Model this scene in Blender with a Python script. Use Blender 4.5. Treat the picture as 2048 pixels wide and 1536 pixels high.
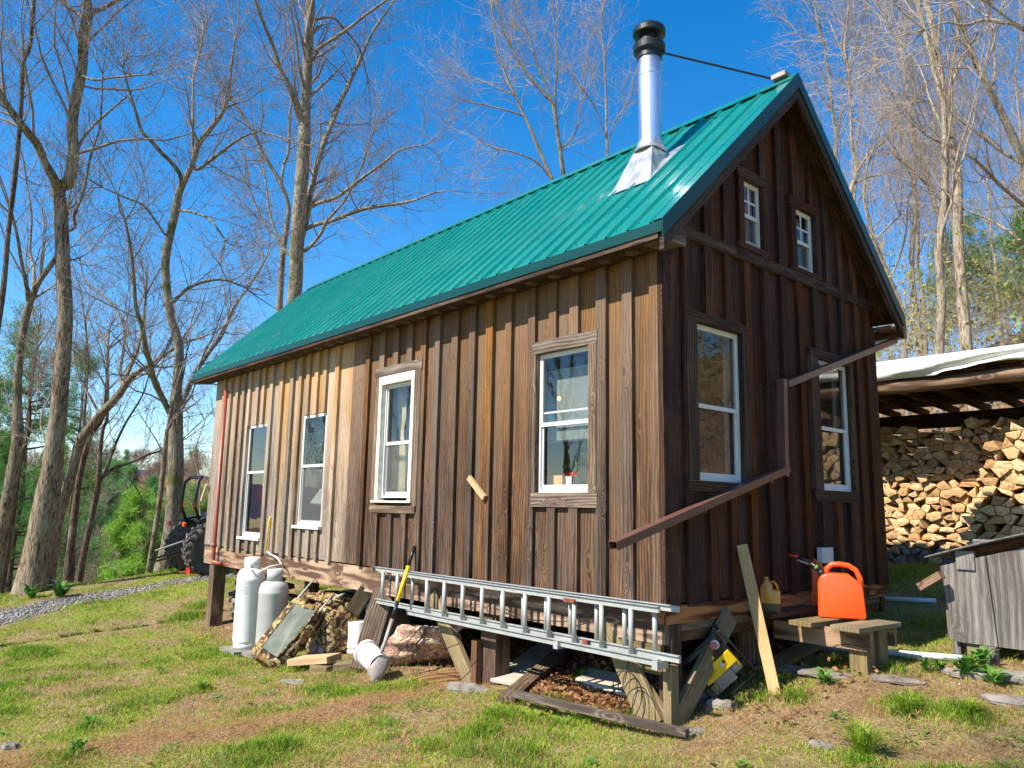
import bpy, math, random
import numpy as np
from mathutils import Vector, Matrix
R_ = math.radians
for o in list(bpy.data.objects): bpy.data.objects.remove(o)
sc = bpy.context.scene
COL = sc.collection
# ---------------------------------------------------------------- camera
CP = np.array([3.722037,-4.772008,0.698949,0.857134,0.159721,0.018672,1540.384001])
CPOS = CP[:3]; YAW, PIT, ROL = CP[3:6]; FPX = CP[6]
_f = np.array([-math.sin(YAW)*math.cos(PIT), math.cos(YAW)*math.cos(PIT), math.sin(PIT)])
_r = np.cross(_f, [0, 0, 1.]); _r /= np.linalg.norm(_r); _u = np.cross(_r, _f)
CR = _r*math.cos(ROL)+_u*math.sin(ROL); CU = -_r*math.sin(ROL)+_u*math.cos(ROL); CF = _f
cam = bpy.data.objects.new('camera', bpy.data.cameras.new('camera')); COL.objects.link(cam)
cam.data.sensor_width = 36; cam.data.lens = FPX/2048*36; cam.data.clip_start = .05; cam.data.clip_end = 9000
cam.matrix_world = Matrix(((CR[0], CU[0], -CF[0], CPOS[0]), (CR[1], CU[1], -CF[1], CPOS[1]), (CR[2], CU[2], -CF[2], CPOS[2]), (0, 0, 0, 1)))
sc.camera = cam
def ray(px, py):
    d = CF*FPX+CR*(px-1024)-CU*(py-768); return d
def U(px, py, ax, v):                        # sight line through a photo point, met with the plane axis=v
    d = ray(px, py); return CPOS+(v-CPOS[ax])/d[ax]*d
def D(px, py, dep):                          # the same, at a forward distance
    return CPOS+ray(px, py)/FPX*dep
# ---------------------------------------------------------------- light
SAZ, SEL = R_(8), R_(46)
SDIR = np.array([math.sin(SAZ)*math.cos(SEL), math.cos(SAZ)*math.cos(SEL), -math.sin(SEL)])
w = bpy.data.worlds.new('World'); sc.world = w; w.use_nodes = True
nt = w.node_tree; nt.nodes.clear()
sky = nt.nodes.new('ShaderNodeTexSky'); sky.sky_type = 'NISHITA'; sky.sun_disc = False
sky.sun_elevation = SEL; sky.sun_rotation = R_(188); sky.altitude = 400; sky.air_density = 1.0; sky.dust_density = .35; sky.ozone_density = 2.2
hs = nt.nodes.new('ShaderNodeHueSaturation'); hs.inputs['Saturation'].default_value = 1.43; hs.inputs['Value'].default_value = .98
bg = nt.nodes.new('ShaderNodeBackground'); bg.inputs['Strength'].default_value = .138
wo = nt.nodes.new('ShaderNodeOutputWorld')
nt.links.new(sky.outputs[0], hs.inputs['Color']); nt.links.new(hs.outputs[0], bg.inputs[0]); nt.links.new(bg.outputs[0], wo.inputs[0])
sd = bpy.data.lights.new('sun', 'SUN'); sd.energy = 5.0; sd.angle = R_(.53); sd.color = (1, .93, .82)
so = bpy.data.objects.new('sun', sd); COL.objects.link(so)
so.rotation_euler = Vector(SDIR).to_track_quat('-Z', 'Y').to_euler(); so.location = (-5, -20, 20)
sc.view_settings.view_transform = 'Standard'; sc.view_settings.look = 'None'; sc.view_settings.gamma = 1
sc.view_settings.exposure = .86
sc.render.engine = 'CYCLES'; sc.cycles.max_bounces = 6; sc.cycles.transparent_max_bounces = 12
sc.cycles.diffuse_bounces = 3; sc.cycles.glossy_bounces = 3; sc.cycles.sample_clamp_indirect = 6
rng = np.random.default_rng(7); rnd = random.Random(5)
# ---------------------------------------------------------------- objects
def tag(o, label=None, cat=None, group=None, kind=None):
    if label: o['label'] = label
    if cat: o['category'] = cat
    if group: o['group'] = group
    if kind: o['kind'] = kind
    return o
def thing(name, label, cat, base, group=None):
    o = bpy.data.objects.new(name, None); COL.objects.link(o); o.location = tuple(float(c) for c in base)
    o.empty_display_size = .2; return tag(o, label, cat, group)
def wbase(p):
    b = np.zeros(3)
    while p is not None: b = b+np.array(p.location); p = p.parent
    return b
def mesh_np(name, V, F, attrs=None, smooth=False):
    V = np.asarray(V, dtype=np.float32); me = bpy.data.meshes.new(name)
    if isinstance(F, np.ndarray):
        n, k = F.shape
        me.vertices.add(len(V)); me.loops.add(n*k); me.polygons.add(n)
        me.vertices.foreach_set('co', V.ravel()); me.loops.foreach_set('vertex_index', F.astype(np.int32).ravel())
        me.polygons.foreach_set('loop_start', np.arange(0, n*k, k, dtype=np.int32))
        me.update(calc_edges=True)
    else:
        me.from_pydata(V.tolist(), [], F); me.update()
    for k_, a in (attrs or {}).items():
        a = np.asarray(a, dtype=np.float32)
        at = me.attributes.new(k_, 'FLOAT_VECTOR' if a.ndim == 2 else 'FLOAT', 'POINT')
        at.data.foreach_set('vector' if a.ndim == 2 else 'value', a.ravel())
    if smooth: me.polygons.foreach_set('use_smooth', np.ones(len(me.polygons), dtype=bool))
    return me
def put(name, V, F, mat, parent=None, attrs=None, smooth=False, base=None):
    V = np.asarray(V, dtype=float)
    if parent is not None: b = wbase(parent)
    elif base is not None: b = np.array(base, float)
    else:
        b = (V.min(0)+V.max(0))/2; b[2] = V[:, 2].min()
    o = bpy.data.objects.new(name, mesh_np(name, V-b, F, attrs, smooth)); COL.objects.link(o)
    if parent is not None: o.parent = parent
    else: o.location = tuple(float(c) for c in b)
    if mat is not None: o.data.materials.append(mat)
    return o
def nrm(v): v = np.asarray(v, float); return v/np.linalg.norm(v)
def frame(x, up=(0, 0, 1)):
    x = nrm(x); y = np.cross(up, x)
    if np.linalg.norm(y) < 1e-5: y = np.array([0, 1., 0])
    y = nrm(y); return np.array([x, y, np.cross(x, y)])
class MB:
    def __init__(s): s.V = []; s.F = []; s.G = []; s.Rn = []
    def add(s, V, F, g=None, r=None):
        n = len(s.V); V = [tuple(map(float, v)) for v in V]; s.V += V; s.F += [tuple(i+n for i in f) for f in F]
        s.G += [tuple(map(float, x)) for x in (V if g is None else g)]; s.Rn += [rnd.random() if r is None else r]*len(V)
    def hexa(s, P, gl=None, r=None):        # 8 corners: bottom 4, top 4
        p = [np.array(P[i], float) for i in (0, 1, 3, 4)]; fl = np.cross(p[1]-p[0], p[2]-p[0])@(p[3]-p[0]) < 0
        f6 = [(3, 2, 1, 0), (4, 5, 6, 7), (0, 1, 5, 4), (1, 2, 6, 5), (2, 3, 7, 6), (3, 0, 4, 7)]
        s.add(P, [f[::-1] for f in f6] if fl else f6, gl, r); return
        s.add(P, [(3, 2, 1, 0), (4, 5, 6, 7), (0, 1, 5, 4), (1, 2, 6, 5), (2, 3, 7, 6), (3, 0, 4, 7)], gl, r)
    def box(s, lo, hi, grain=2, seed=None):
        x0, y0, z0 = lo; x1, y1, z1 = hi
        P = [(x0, y0, z0), (x1, y0, z0), (x1, y1, z0), (x0, y1, z0), (x0, y0, z1), (x1, y0, z1), (x1, y1, z1), (x0, y1, z1)]
        s.hexa(P, *s.gr(P, grain, seed))
    def gr(s, P, grain, seed=None):
        q = rnd.random() if seed is None else seed; o = (q*37.7, q*11.3, q*91.1)
        ix = [i for i in range(3) if i != grain]
        return [(p[ix[0]]+o[0], p[ix[1]]+o[1], p[grain]+o[2]) for p in P], (q*7.77) % 1
    def beam(s, a, b, wd, th, up=(0, 0, 1), seed=None, taper=1.):   # board from a to b, wd across, th along its 'up'
        a = np.array(a, float); b = np.array(b, float); X, Y, Z = frame(b-a, up); q = rnd.random() if seed is None else seed
        P = []; g = []; L = np.linalg.norm(b-a)
        for zz in (-th/2, th/2):
            for (c, k, yy) in ((a, 0, -wd/2), (b, L, -wd/2), (b, L, wd/2), (a, 0, wd/2)):
                t = taper if k else 1.
                P.append(c+Y*yy*t+Z*zz); g.append((yy+q*37.7, zz+q*11.3, k+q*91.1))
        s.hexa(P, g, (q*7.77) % 1)
    def tube(s, pts, r, n=10, caps=True, rr=None):
        pts = [np.array(p, float) for p in pts]; m = len(pts); r = [r]*m if np.isscalar(r) else r
        T = [nrm(pts[min(i+1, m-1)]-pts[max(i-1, 0)]) for i in range(m)]
        ref = np.array([0, 0, 1.]) if abs(T[0][2]) < .9 else np.array([1., 0, 0]); V = []; A = nrm(np.cross(T[0], ref))
        G = []; L = 0; q = rnd.random()
        for i in range(m):
            A = nrm(A-T[i]*(A@T[i])); B = np.cross(T[i], A)
            if i: L += np.linalg.norm(pts[i]-pts[i-1])
            for k in range(n):
                t = 2*math.pi*k/n; V.append(pts[i]+(A*math.cos(t)+B*math.sin(t))*r[i]); G.append((math.cos(t)*r[i]+q*37, math.sin(t)*r[i]+q*11, L+q*91))
        F = [(i*n+k, i*n+(k+1) % n, (i+1)*n+(k+1) % n, (i+1)*n+k) for i in range(m-1) for k in range(n)]
        if caps: F += [tuple(range(n))[::-1], tuple((m-1)*n+k for k in range(n))]
        s.add(V, F, G, rr)
    def lathe(s, c, prof, n=24, axis=(0, 0, 1)):   # prof: (radius, height)
        X, Y, Z = frame(axis); V = []
        for (r, h) in prof:
            for k in range(n):
                t = 2*math.pi*k/n; V.append(np.array(c)+X*h+(Y*math.cos(t)+Z*math.sin(t))*r)
        m = len(prof)
        F = [(i*n+k, i*n+(k+1) % n, (i+1)*n+(k+1) % n, (i+1)*n+k) for i in range(m-1) for k in range(n)]
        if prof[0][0] > 1e-4: F.append(tuple(range(n))[::-1])
        if prof[-1][0] > 1e-4: F.append(tuple((m-1)*n+k for k in range(n)))
        s.add(V, F)
    def prism(s, poly, vec, grain=None):
        P = [np.array(p, float) for p in poly]; n = len(P); v = np.array(vec, float); V = P+[p+v for p in P]
        F = [tuple(range(n))[::-1], tuple(range(n, 2*n))]+[(i, (i+1) % n, n+(i+1) % n, n+i) for i in range(n)]
        if grain is None: s.add(V, F)
        else:
            X, Y, Z = frame(grain, nrm(v)); q = rnd.random()
            s.add(V, F, [(p@Y+q*37, p@Z+q*11, p@X+q*91) for p in V], q)
    def build(s, name, mat, parent=None, smooth=False, bevel=0, base=None, sub=0):
        o = put(name, s.V, s.F, mat, parent, dict(g=np.array(s.G), rnd=np.array(s.Rn)), smooth, base)
        if bevel:
            m = o.modifiers.new('bevel', 'BEVEL'); m.width = bevel; m.segments = 2; m.limit_method = 'ANGLE'; m.angle_limit = R_(40)
        if sub:
            m = o.modifiers.new('sub', 'SUBSURF'); m.levels = sub; m.render_levels = sub
        return o
# ---------------------------------------------------------------- materials
class NT:
    def __init__(s, name):
        s.m = bpy.data.materials.new(name); s.m.use_nodes = True; s.t = s.m.node_tree; s.t.nodes.clear()
        s.out = s.n('ShaderNodeOutputMaterial'); s.b = s.n('ShaderNodeBsdfPrincipled'); s.l(s.b.outputs[0], s.out.inputs[0])
    def n(s, t, **k):
        x = s.t.nodes.new(t)
        for a, b in k.items(): setattr(x, a, b)
        return x
    def l(s, a, b): s.t.links.new(a, b)
    def put(s, sock, v):
        if isinstance(v, bpy.types.NodeSocket): s.l(v, sock)
        elif v is not None:
            if isinstance(v, (tuple, list)) and len(v) == 3 and sock.type == 'RGBA': v = (*v, 1)
            sock.default_value = v
    def attr(s, nm, fac=False): x = s.n('ShaderNodeAttribute', attribute_name=nm); return x.outputs['Fac' if fac else 'Vector']
    def math(s, op, a, b=None, c=None, clamp=False):
        x = s.n('ShaderNodeMath', operation=op, use_clamp=clamp)
        for i, v in enumerate((a, b, c)):
            if v is not None: s.put(x.inputs[i], v)
        return x.outputs[0]
    def scale(s, v, k): x = s.n('ShaderNodeVectorMath', operation='MULTIPLY'); s.put(x.inputs[0], v); x.inputs[1].default_value = k; return x.outputs[0]
    def vadd(s, v, u): x = s.n('ShaderNodeVectorMath', operation='ADD'); s.put(x.inputs[0], v); s.put(x.inputs[1], u); return x.outputs[0]
    def noise(s, v, sc, det=4, rough=.55, dist=0, col=False):
        x = s.n('ShaderNodeTexNoise'); s.put(x.inputs['Vector'], v); x.inputs['Scale'].default_value = sc; x.inputs['Detail'].default_value = det
        x.inputs['Roughness'].default_value = rough; x.inputs['Distortion'].default_value = dist; return x.outputs[1 if col else 0]
    def vor(s, v, sc, feat='F1', out='Distance', rand=1):
        x = s.n('ShaderNodeTexVoronoi', feature=feat); s.put(x.inputs['Vector'], v); x.inputs['Scale'].default_value = sc; x.inputs['Randomness'].default_value = rand; return x.outputs[out]
    def ramp(s, f, stops, interp='LINEAR'):
        x = s.n('ShaderNodeValToRGB'); e = x.color_ramp; e.interpolation = interp; s.put(x.inputs[0], f)
        while len(e.elements) < len(stops): e.elements.new(.5)
        for el, (p, c) in zip(e.elements, stops): el.position = p; el.color = (*c, 1) if len(c) == 3 else c
        return x.outputs[0]
    def mix(s, f, a, b, mode='MIX'):
        x = s.n('ShaderNodeMix', data_type='RGBA', blend_type=mode); s.put(x.inputs[0], f); s.put(x.inputs[6], a); s.put(x.inputs[7], b); return x.outputs[2]
    def mr(s, v, a, b, c=0., d=1.): x = s.n('ShaderNodeMapRange'); s.put(x.inputs[0], v); x.inputs[1].default_value = a; x.inputs[2].default_value = b; x.inputs[3].default_value = c; x.inputs[4].default_value = d; return x.outputs[0]
    def bump(s, h, st=.3, dist=.01): x = s.n('ShaderNodeBump'); x.inputs['Strength'].default_value = st; x.inputs['Distance'].default_value = dist; s.put(x.inputs['Height'], h); s.l(x.outputs[0], s.b.inputs['Normal']); return x
    def pos(s): return s.n('ShaderNodeNewGeometry').outputs['Position']
    def obj(s): return s.n('ShaderNodeTexCoord').outputs['Object']
    def set(s, **k):
        for a, v in k.items(): s.put(s.b.inputs[a.replace('_', ' ')], v)
        return s
def plain(name, c, rough=.5, metal=0., spec=.5, vary=.12, sc=6., bump=0., coat=0.):
    N = NT(name); v = N.obj(); f = N.noise(v, sc, 5); a = tuple(x*(1-vary) for x in c); b = tuple(min(1, x*(1+vary)) for x in c)
    N.set(Base_Color=N.ramp(f, [(.3, a), (.7, b)]), Roughness=N.mr(N.noise(v, sc*4, 3), .3, .7, rough*.85, min(1, rough*1.15)), Metallic=metal, Specular_IOR_Level=spec, Coat_Weight=coat)
    if bump: N.bump(N.noise(v, sc*8, 4), bump)
    return N.m
def wood(name, dark, mid, light, knot=(.05, .03, .02), tint=.25, top=None, rough=.8, ringamt=.35, grey=None, knots=1., bot=None):
    N = NT(name); g = N.attr('g'); r = N.attr('rnd', True)
    wig = N.noise(N.scale(g, (1.5, 1.5, .9)), 1.0, 3, .5, col=True)
    g2 = N.vadd(g, N.scale(wig, (.06, .06, .0)))
    kd = N.vor(N.scale(g, (5.5, 5.5, 1.7)), 1.0)
    kn = N.mr(kd, .0, .34, 1., 0.)
    kk = N.math('POWER', kn, 2.)
    sx = N.n('ShaderNodeSeparateXYZ'); N.l(g2, sx.inputs[0])
    fld = N.math('ADD', N.math('MULTIPLY', sx.outputs[0], 190.), N.math('MULTIPLY', N.noise(N.scale(g, (5, 5, .55)), 1, 2), 26.))
    fld = N.math('ADD', fld, N.math('MULTIPLY', kk, 60.))
    ring = N.math('MULTIPLY_ADD', N.math('SINE', fld), .5, .5)
    fine = N.noise(N.scale(g2, (230, 230, 5.5)), 1, 4, .7)
    blot = N.noise(N.scale(g, (6, 6, 1.1)), 1, 4, .6)
    f = N.math('ADD', N.math('MULTIPLY', ring, ringamt*.5), N.math('MULTIPLY', fine, .75-ringamt*.3))
    f = N.math('ADD', f, N.math('MULTIPLY_ADD', blot, .5, -.30))
    col = N.ramp(f, [(.28, dark), (.44, mid), (.64, light)])
    if top is not None:
        sz = N.n('ShaderNodeSeparateXYZ'); N.l(N.pos(), sz.inputs[0])
        h = N.math('ADD', sz.outputs[2], N.math('MULTIPLY', N.noise(N.scale(g, (7, 7, .5)), 1, 3), 1.8)); h = N.math('ADD', h, N.math('MULTIPLY', r, .5))
        tf = N.mr(h, 1.9, 3.9, 0, 1)
        col = N.mix(N.math('MULTIPLY', tf, .75), col, N.mix(f, top[0], top[1]))
    if grey is not None:
        gm = N.mr(N.noise(N.scale(g, (9, 9, .35)), 1, 3), .45, .62); col = N.mix(N.math('MULTIPLY', gm, .45), col, N.mix(f, tuple(c*.45 for c in grey), grey))
    kf = N.mr(kd, .05, .085, 1., 0.)
    has = N.math('GREATER_THAN', N.vor(N.scale(g, (5.5, 5.5, 1.7)), 1.0, out='Color'), .35)
    col = N.mix(N.math('MULTIPLY', N.math('MULTIPLY', kf, has), .8*knots), col, knot)
    tb = N.mr(r, 0, 1, 1-tint, 1+tint)
    hv = N.n('ShaderNodeHueSaturation'); N.l(col, hv.inputs['Color']); N.l(tb, hv.inputs['Value'])
    N.put(hv.inputs['Saturation'], N.mr(N.math('FRACT', N.math('MULTIPLY', r, 7.3)), 0, 1, .75, 1.2))
    N.set(Base_Color=hv.outputs[0], Roughness=rough, Specular_IOR_Level=.25)
    N.bump(N.math('ADD', fine, N.math('MULTIPLY', ring, .15)), .4, .003)
    return N.m
M = {}
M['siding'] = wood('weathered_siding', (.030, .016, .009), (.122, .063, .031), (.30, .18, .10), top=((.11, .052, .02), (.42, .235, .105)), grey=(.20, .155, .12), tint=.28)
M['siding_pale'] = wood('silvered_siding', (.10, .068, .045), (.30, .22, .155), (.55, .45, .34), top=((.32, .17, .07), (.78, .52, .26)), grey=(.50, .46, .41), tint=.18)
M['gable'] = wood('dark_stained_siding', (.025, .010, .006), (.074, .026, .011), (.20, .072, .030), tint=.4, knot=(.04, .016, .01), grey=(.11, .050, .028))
M['trim_dark'] = wood('dark_trim', (.03, .016, .01), (.08, .044, .025), (.17, .10, .06), tint=.2)
M['trim'] = wood('grey_trim', (.07, .045, .03), (.19, .135, .09), (.34, .26, .19), tint=.12)
M['beam'] = wood('sill_beam_wood', (.10, .045, .018), (.27, .145, .065), (.44, .27, .14), tint=.15, ringamt=.7)
M['beam_red'] = wood('red_stained_beam', (.09, .022, .008), (.25, .085, .028), (.40, .17, .06), tint=.1, ringamt=.9)
M['lumber'] = wood('treated_lumber', (.15, .115, .06), (.27, .21, .12), (.40, .325, .20), tint=.2, ringamt=.22)
M['fresh'] = wood('fresh_sawn_wood', (.42, .28, .14), (.58, .41, .23), (.70, .52, .32), tint=.06, knots=.6, ringamt=.15)
M['post'] = wood('post_wood', (.05, .026, .014), (.13, .068, .036), (.22, .12, .065), tint=.2)
M['greyboard'] = wood('silver_grey_board', (.10, .088, .075), (.23, .205, .18), (.37, .34, .305), tint=.12, ringamt=.25, knot=(.07, .05, .04))
M['darkwood'] = wood('shed_wood', (.03, .014, .007), (.085, .04, .018), (.17, .085, .04), tint=.3)
M['logbark'] = wood('peeled_log', (.09, .045, .02), (.26, .15, .075), (.42, .27, .15), tint=.1)
M['white'] = plain('white_vinyl', (.62, .62, .60), .35, vary=.04)
M['whitepaint'] = plain('worn_white_paint', (.72, .68, .58), .6, vary=.2, sc=14)
M['black'] = plain('black_iron', (.012, .012, .012), .4)
M['dark'] = plain('interior_dark', (.10, .085, .07), .9)
M['inwall'] = plain('interior_plaster', (.35, .33, .30), .9)
M['rubber'] = plain('tyre_rubber', (.075, .07, .06), .85, vary=.5, sc=5, bump=.3)
M['alu'] = plain('aluminium', (.40, .41, .39), .5, metal=.25, vary=.12, sc=9)
M['tankw'] = plain('white_tank_paint', (.76, .76, .73), .45, vary=.09, sc=3, bump=.05)
M['tankg'] = plain('grey_tank_paint', (.42, .43, .40), .5, vary=.14, sc=3, bump=.05)
M['yellow'] = plain('yellow_paint', (.80, .52, .01), .4)
M['orange'] = plain('orange_red_plastic', (.80, .085, .01), .38, vary=.06, bump=.05, sc=4)
M['brown'] = plain('brown_gutter_metal', (.13, .06, .045), .35, vary=.1)
M['redpipe'] = plain('red_brown_pipe', (.26, .055, .03), .4)
M['red'] = plain('red_paint', (.55, .03, .02), .4)
M['rust'] = plain('rusty_iron', (.20, .06, .03), .85, vary=.5, sc=20, bump=.5)
M['pvc'] = plain('pvc_pipe', (.55, .56, .58), .4)
M['steel'] = plain('worn_steel', (.34, .28, .25), .6, metal=.3, vary=.25, sc=10)
M['teal'] = plain('dark_teal_plastic', (.005, .03, .045), .35)
M['plast'] = plain('white_bucket_plastic', (.74, .73, .68), .45, vary=.06)
M['oil'] = plain('oil_jug_plastic', (.62, .27, .035), .35, vary=.2)
M['card'] = plain('cardboard', (.52, .33, .17), .8)
M['leaf'] = plain('plant_leaf', (.10, .30, .03), .5, vary=.4, sc=30)
M['cloth'] = plain('tan_curtain', (.50, .42, .27), .9)
M['rock'] = None
def mk():
    N = NT('green_roof_metal'); v = N.obj()
    N.set(Base_Color=N.ramp(N.noise(v, 1.3, 4), [(.3, (.0, .155, .125)), (.7, (.003, .195, .155))]), Roughness=N.mr(N.noise(N.scale(v, (6, 1, 1)), 2., 5), .3, .7, .26, .5), Metallic=.0, Specular_IOR_Level=.6, Coat_Weight=.5)
    N.b.inputs['Coat Roughness'].default_value = .14
    N.bump(N.noise(N.scale(v, (1.2, 5, 5)), 1.6, 3), .14, .05); M['roof'] = N.m
    N = NT('green_trim_dark'); N.set(Base_Color=(.0, .042, .034), Roughness=.35); M['rooftrim'] = N.m
    N = NT('window_glass'); t = N.n('ShaderNodeBsdfTransparent'); t.inputs[0].default_value = (.92, .94, .93, 1); gl = N.n('ShaderNodeBsdfGlossy'); gl.inputs['Roughness'].default_value = .015
    fr = N.n('ShaderNodeLayerWeight'); fr.inputs[0].default_value = .5
    mx = N.n('ShaderNodeMixShader'); N.l(N.math('MULTIPLY_ADD', N.math('POWER', fr.outputs[1], 4.), .85, .12, clamp=True), mx.inputs[0]); N.l(t.outputs[0], mx.inputs[1]); N.l(gl.outputs[0], mx.inputs[2])
    bb = N.n('ShaderNodeBump'); bb.inputs['Strength'].default_value = .05; bb.inputs['Distance'].default_value = .02; N.l(N.noise(N.obj(), 2.5, 2), bb.inputs['Height']); N.l(bb.outputs[0], gl.inputs['Normal'])
    N.l(mx.outputs[0], N.out.inputs[0]); M['glass'] = N.m
    N = NT('insect_screen'); t = N.n('ShaderNodeBsdfTransparent'); df = N.n('ShaderNodeBsdfDiffuse'); df.inputs[0].default_value = (.22, .23, .22, 1)
    mx = N.n('ShaderNodeMixShader'); mx.inputs[0].default_value = .30; N.l(t.outputs[0], mx.inputs[1]); N.l(df.outputs[0], mx.inputs[2]); N.l(mx.outputs[0], N.out.inputs[0]); M['screen'] = N.m
    N = NT('stainless_flue'); v = N.obj(); s = N.n('ShaderNodeSeparateXYZ'); N.l(N.pos(), s.inputs[0])
    heat = N.mr(s.outputs[2], 4.95, 5.3)
    st = N.noise(N.scale(v, (25, 25, 1.2)), 1, 4)
    c = N.mix(N.math('MULTIPLY', heat, N.mr(st, .3, .6)), (.68, .74, .92), (.30, .19, .10))
    N.set(Base_Color=c, Metallic=1., Roughness=N.mr(st, .3, .7, 0.34, .50)); N.bump(st, .08, .004); M['flue'] = N.m
    N = NT('galvanised_flashing'); v = N.obj()
    N.set(Base_Color=N.ramp(N.noise(v, 9, 4), [(.35, (.5, .48, .44)), (.6, (.78, .78, .77))]), Metallic=.75, Roughness=.33); N.bump(N.noise(v, 5, 3), .2, .02); M['flash'] = N.m
    N = NT('slate_stone'); v = N.pos()
    N.set(Base_Color=N.ramp(N.noise(v, 5, 8, .65), [(.3, (.12, .10, .085)), (.55, (.25, .22, .185)), (.75, (.37, .34, .29))]), Roughness=.9, Specular_IOR_Level=.2)
    N.bump(N.noise(N.scale(v, (1, 1, 5)), 14, 6), .8, .02); M['rock'] = N.m
    N = NT('reed_camouflage'); v = N.attr('g'); wv = N.noise(v, 3.5, 2, col=True)
    u = N.vadd(N.scale(v, (1, 1, .8)), N.scale(wv, (.28, .28, .28)))
    a = N.vor(u, 22., 'DISTANCE_TO_EDGE'); b = N.vor(u, 22., out='Color'); sx = N.n('ShaderNodeSeparateColor'); N.l(b, sx.inputs[0])
    c = N.ramp(sx.outputs[0], [(0, (.10, .05, .03)), (.22, (.33, .22, .08)), (.45, (.50, .38, .17)), (.62, (.06, .03, .02)), (.74, (.40, .29, .12)), (.9, (.22, .12, .06))], 'CONSTANT')
    c = N.mix(N.mr(a, .02, .08, 1, 0), c, (.03, .014, .01)); N.set(Base_Color=c, Roughness=.75, Specular_IOR_Level=.2); N.bump(N.noise(v, 9, 3), .4, .02); M['camo'] = N.m
    N = NT('faded_reed_camouflage'); v = N.attr('g'); wv = N.noise(v, 3.5, 2, col=True)
    u = N.vadd(N.scale(v, (1, 1, .6)), N.scale(wv, (.35, .35, .35)))
    a = N.vor(u, 20., 'DISTANCE_TO_EDGE'); b = N.vor(u, 20., out='Color'); sx = N.n('ShaderNodeSeparateColor'); N.l(b, sx.inputs[0])
    c = N.ramp(sx.outputs[0], [(0, (.44, .30, .21)), (.3, (.56, .41, .28)), (.55, (.34, .21, .16)), (.75, (.62, .47, .33)), (.9, (.40, .27, .20))], 'CONSTANT')
    c = N.mix(N.mr(a, .02, .09, 1, 0), c, (.18, .085, .06)); N.set(Base_Color=c, Roughness=.85, Specular_IOR_Level=.15); N.bump(N.noise(v, 7, 4), .5, .03); M['camopink'] = N.m
    N = NT('grey_green_canvas'); v = N.attr('g')
    N.set(Base_Color=N.ramp(N.noise(N.scale(v, (4, 4, 1.3)), 2.5, 6, .65), [(.3, (.10, .12, .09)), (.7, (.27, .29, .23))]), Roughness=.7); N.bump(N.noise(v, 6, 4), .5, .02); M['canvas'] = N.m
    N = NT('white_tarp'); v = N.obj(); N.set(Base_Color=(.80, .79, .74), Roughness=.45); N.bump(N.noise(N.scale(v, (1, 3, 3)), 3, 4), .3, .04); M['tarp'] = N.m
    N = NT('lamp_glow'); N.b.inputs['Emission Color'].default_value = (1, .72, .25, 1); N.b.inputs['Emission Strength'].default_value = 1.6; N.set(Base_Color=(.8, .7, .4)); M['lamp'] = N.m
    N = NT('grey_blind'); t = N.n('ShaderNodeBsdfTransparent'); df = N.n('ShaderNodeBsdfDiffuse'); df.inputs[0].default_value = (.34, .37, .33, 1)
    mx = N.n('ShaderNodeMixShader'); mx.inputs[0].default_value = .6; N.l(t.outputs[0], mx.inputs[1]); N.l(df.outputs[0], mx.inputs[2]); N.l(mx.outputs[0], N.out.inputs[0]); M['blind'] = N.m
mk()
def bark(name, dark, light, moss=None, sc=1.):
    N = NT(name); v = N.obj(); u = N.scale(v, (30*sc, 30*sc, 3.6*sc))
    f = N.math('ADD', N.math('MULTIPLY', N.noise(u, 1.0, 4, .6, .8), .75), N.math('MULTIPLY', N.noise(N.scale(v, (5, 5, 2)), 1.0, 4), .25))
    c = N.ramp(f, [(.40, dark), (.56, light)])
    lich = N.mr(N.noise(v, 1.7, 5), .52, .62); c = N.mix(N.math('MULTIPLY', lich, .35), c, (.34, .33, .26))
    if moss: c = N.mix(N.mr(N.noise(v, 2.3, 4), .56, .64), c, moss)
    N.set(Base_Color=c, Roughness=.9, Specular_IOR_Level=.15); N.bump(f, .9, .035); return N.m
M['bark'] = bark('furrowed_brown_bark', (.05, .036, .024), (.31, .24, .165))
M['barkdark'] = bark('dark_bark', (.03, .021, .015), (.18, .13, .09))
M['barkgrey'] = bark('grey_bark', (.08, .065, .047), (.33, .275, .20), (.13, .14, .05))
M['barkpale'] = bark('pale_bark', (.13, .095, .06), (.42, .34, .25))
M['twig'] = plain('twig_bark', (.23, .185, .15), .8, vary=.35, sc=3)
M['twigpale'] = plain('pale_twig_bark', (.32, .255, .19), .8, vary=.35, sc=3)
M['bud'] = plain('spring_buds', (.30, .22, .08), .7, vary=.4, sc=2)
def fol(name, a, b, sc=3., trans=.25):
    N = NT(name); r = N.attr('rnd', True); f = N.math('ADD', N.math('MULTIPLY', r, .7), N.math('MULTIPLY', N.noise(N.obj(), sc, 3), .5))
    N.set(Base_Color=N.ramp(f, [(.2, a), (.85, b)]), Roughness=.6, Specular_IOR_Level=.25)
    cr = [l.from_socket for l in N.t.links if l.to_socket == N.b.inputs['Base Color']][0]; tl = N.n('ShaderNodeBsdfTranslucent'); N.l(cr, tl.inputs[0]); mx = N.n('ShaderNodeMixShader'); mx.inputs[0].default_value = trans+.1; N.l(N.b.outputs[0], mx.inputs[1]); N.l(tl.outputs[0], mx.inputs[2]); N.l(mx.outputs[0], N.out.inputs[0]); return N.m
M['pine'] = fol('pine_needles', (.05, .14, .03), (.17, .36, .07))
M['pinebright'] = fol('bright_pine_needles', (.12, .28, .03), (.34, .56, .08))
M['budleaf'] = fol('opening_leaves', (.17, .15, .04), (.30, .27, .06))
M['grassm'] = fol('grass_blades', (.08, .19, .01), (.40, .53, .045), .6)
M['strawm'] = fol('dry_straw', (.24, .13, .05), (.60, .37, .16), .6)
M['leafdry'] = fol('dry_leaves', (.14, .06, .025), (.44, .24, .11), 5)
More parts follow.
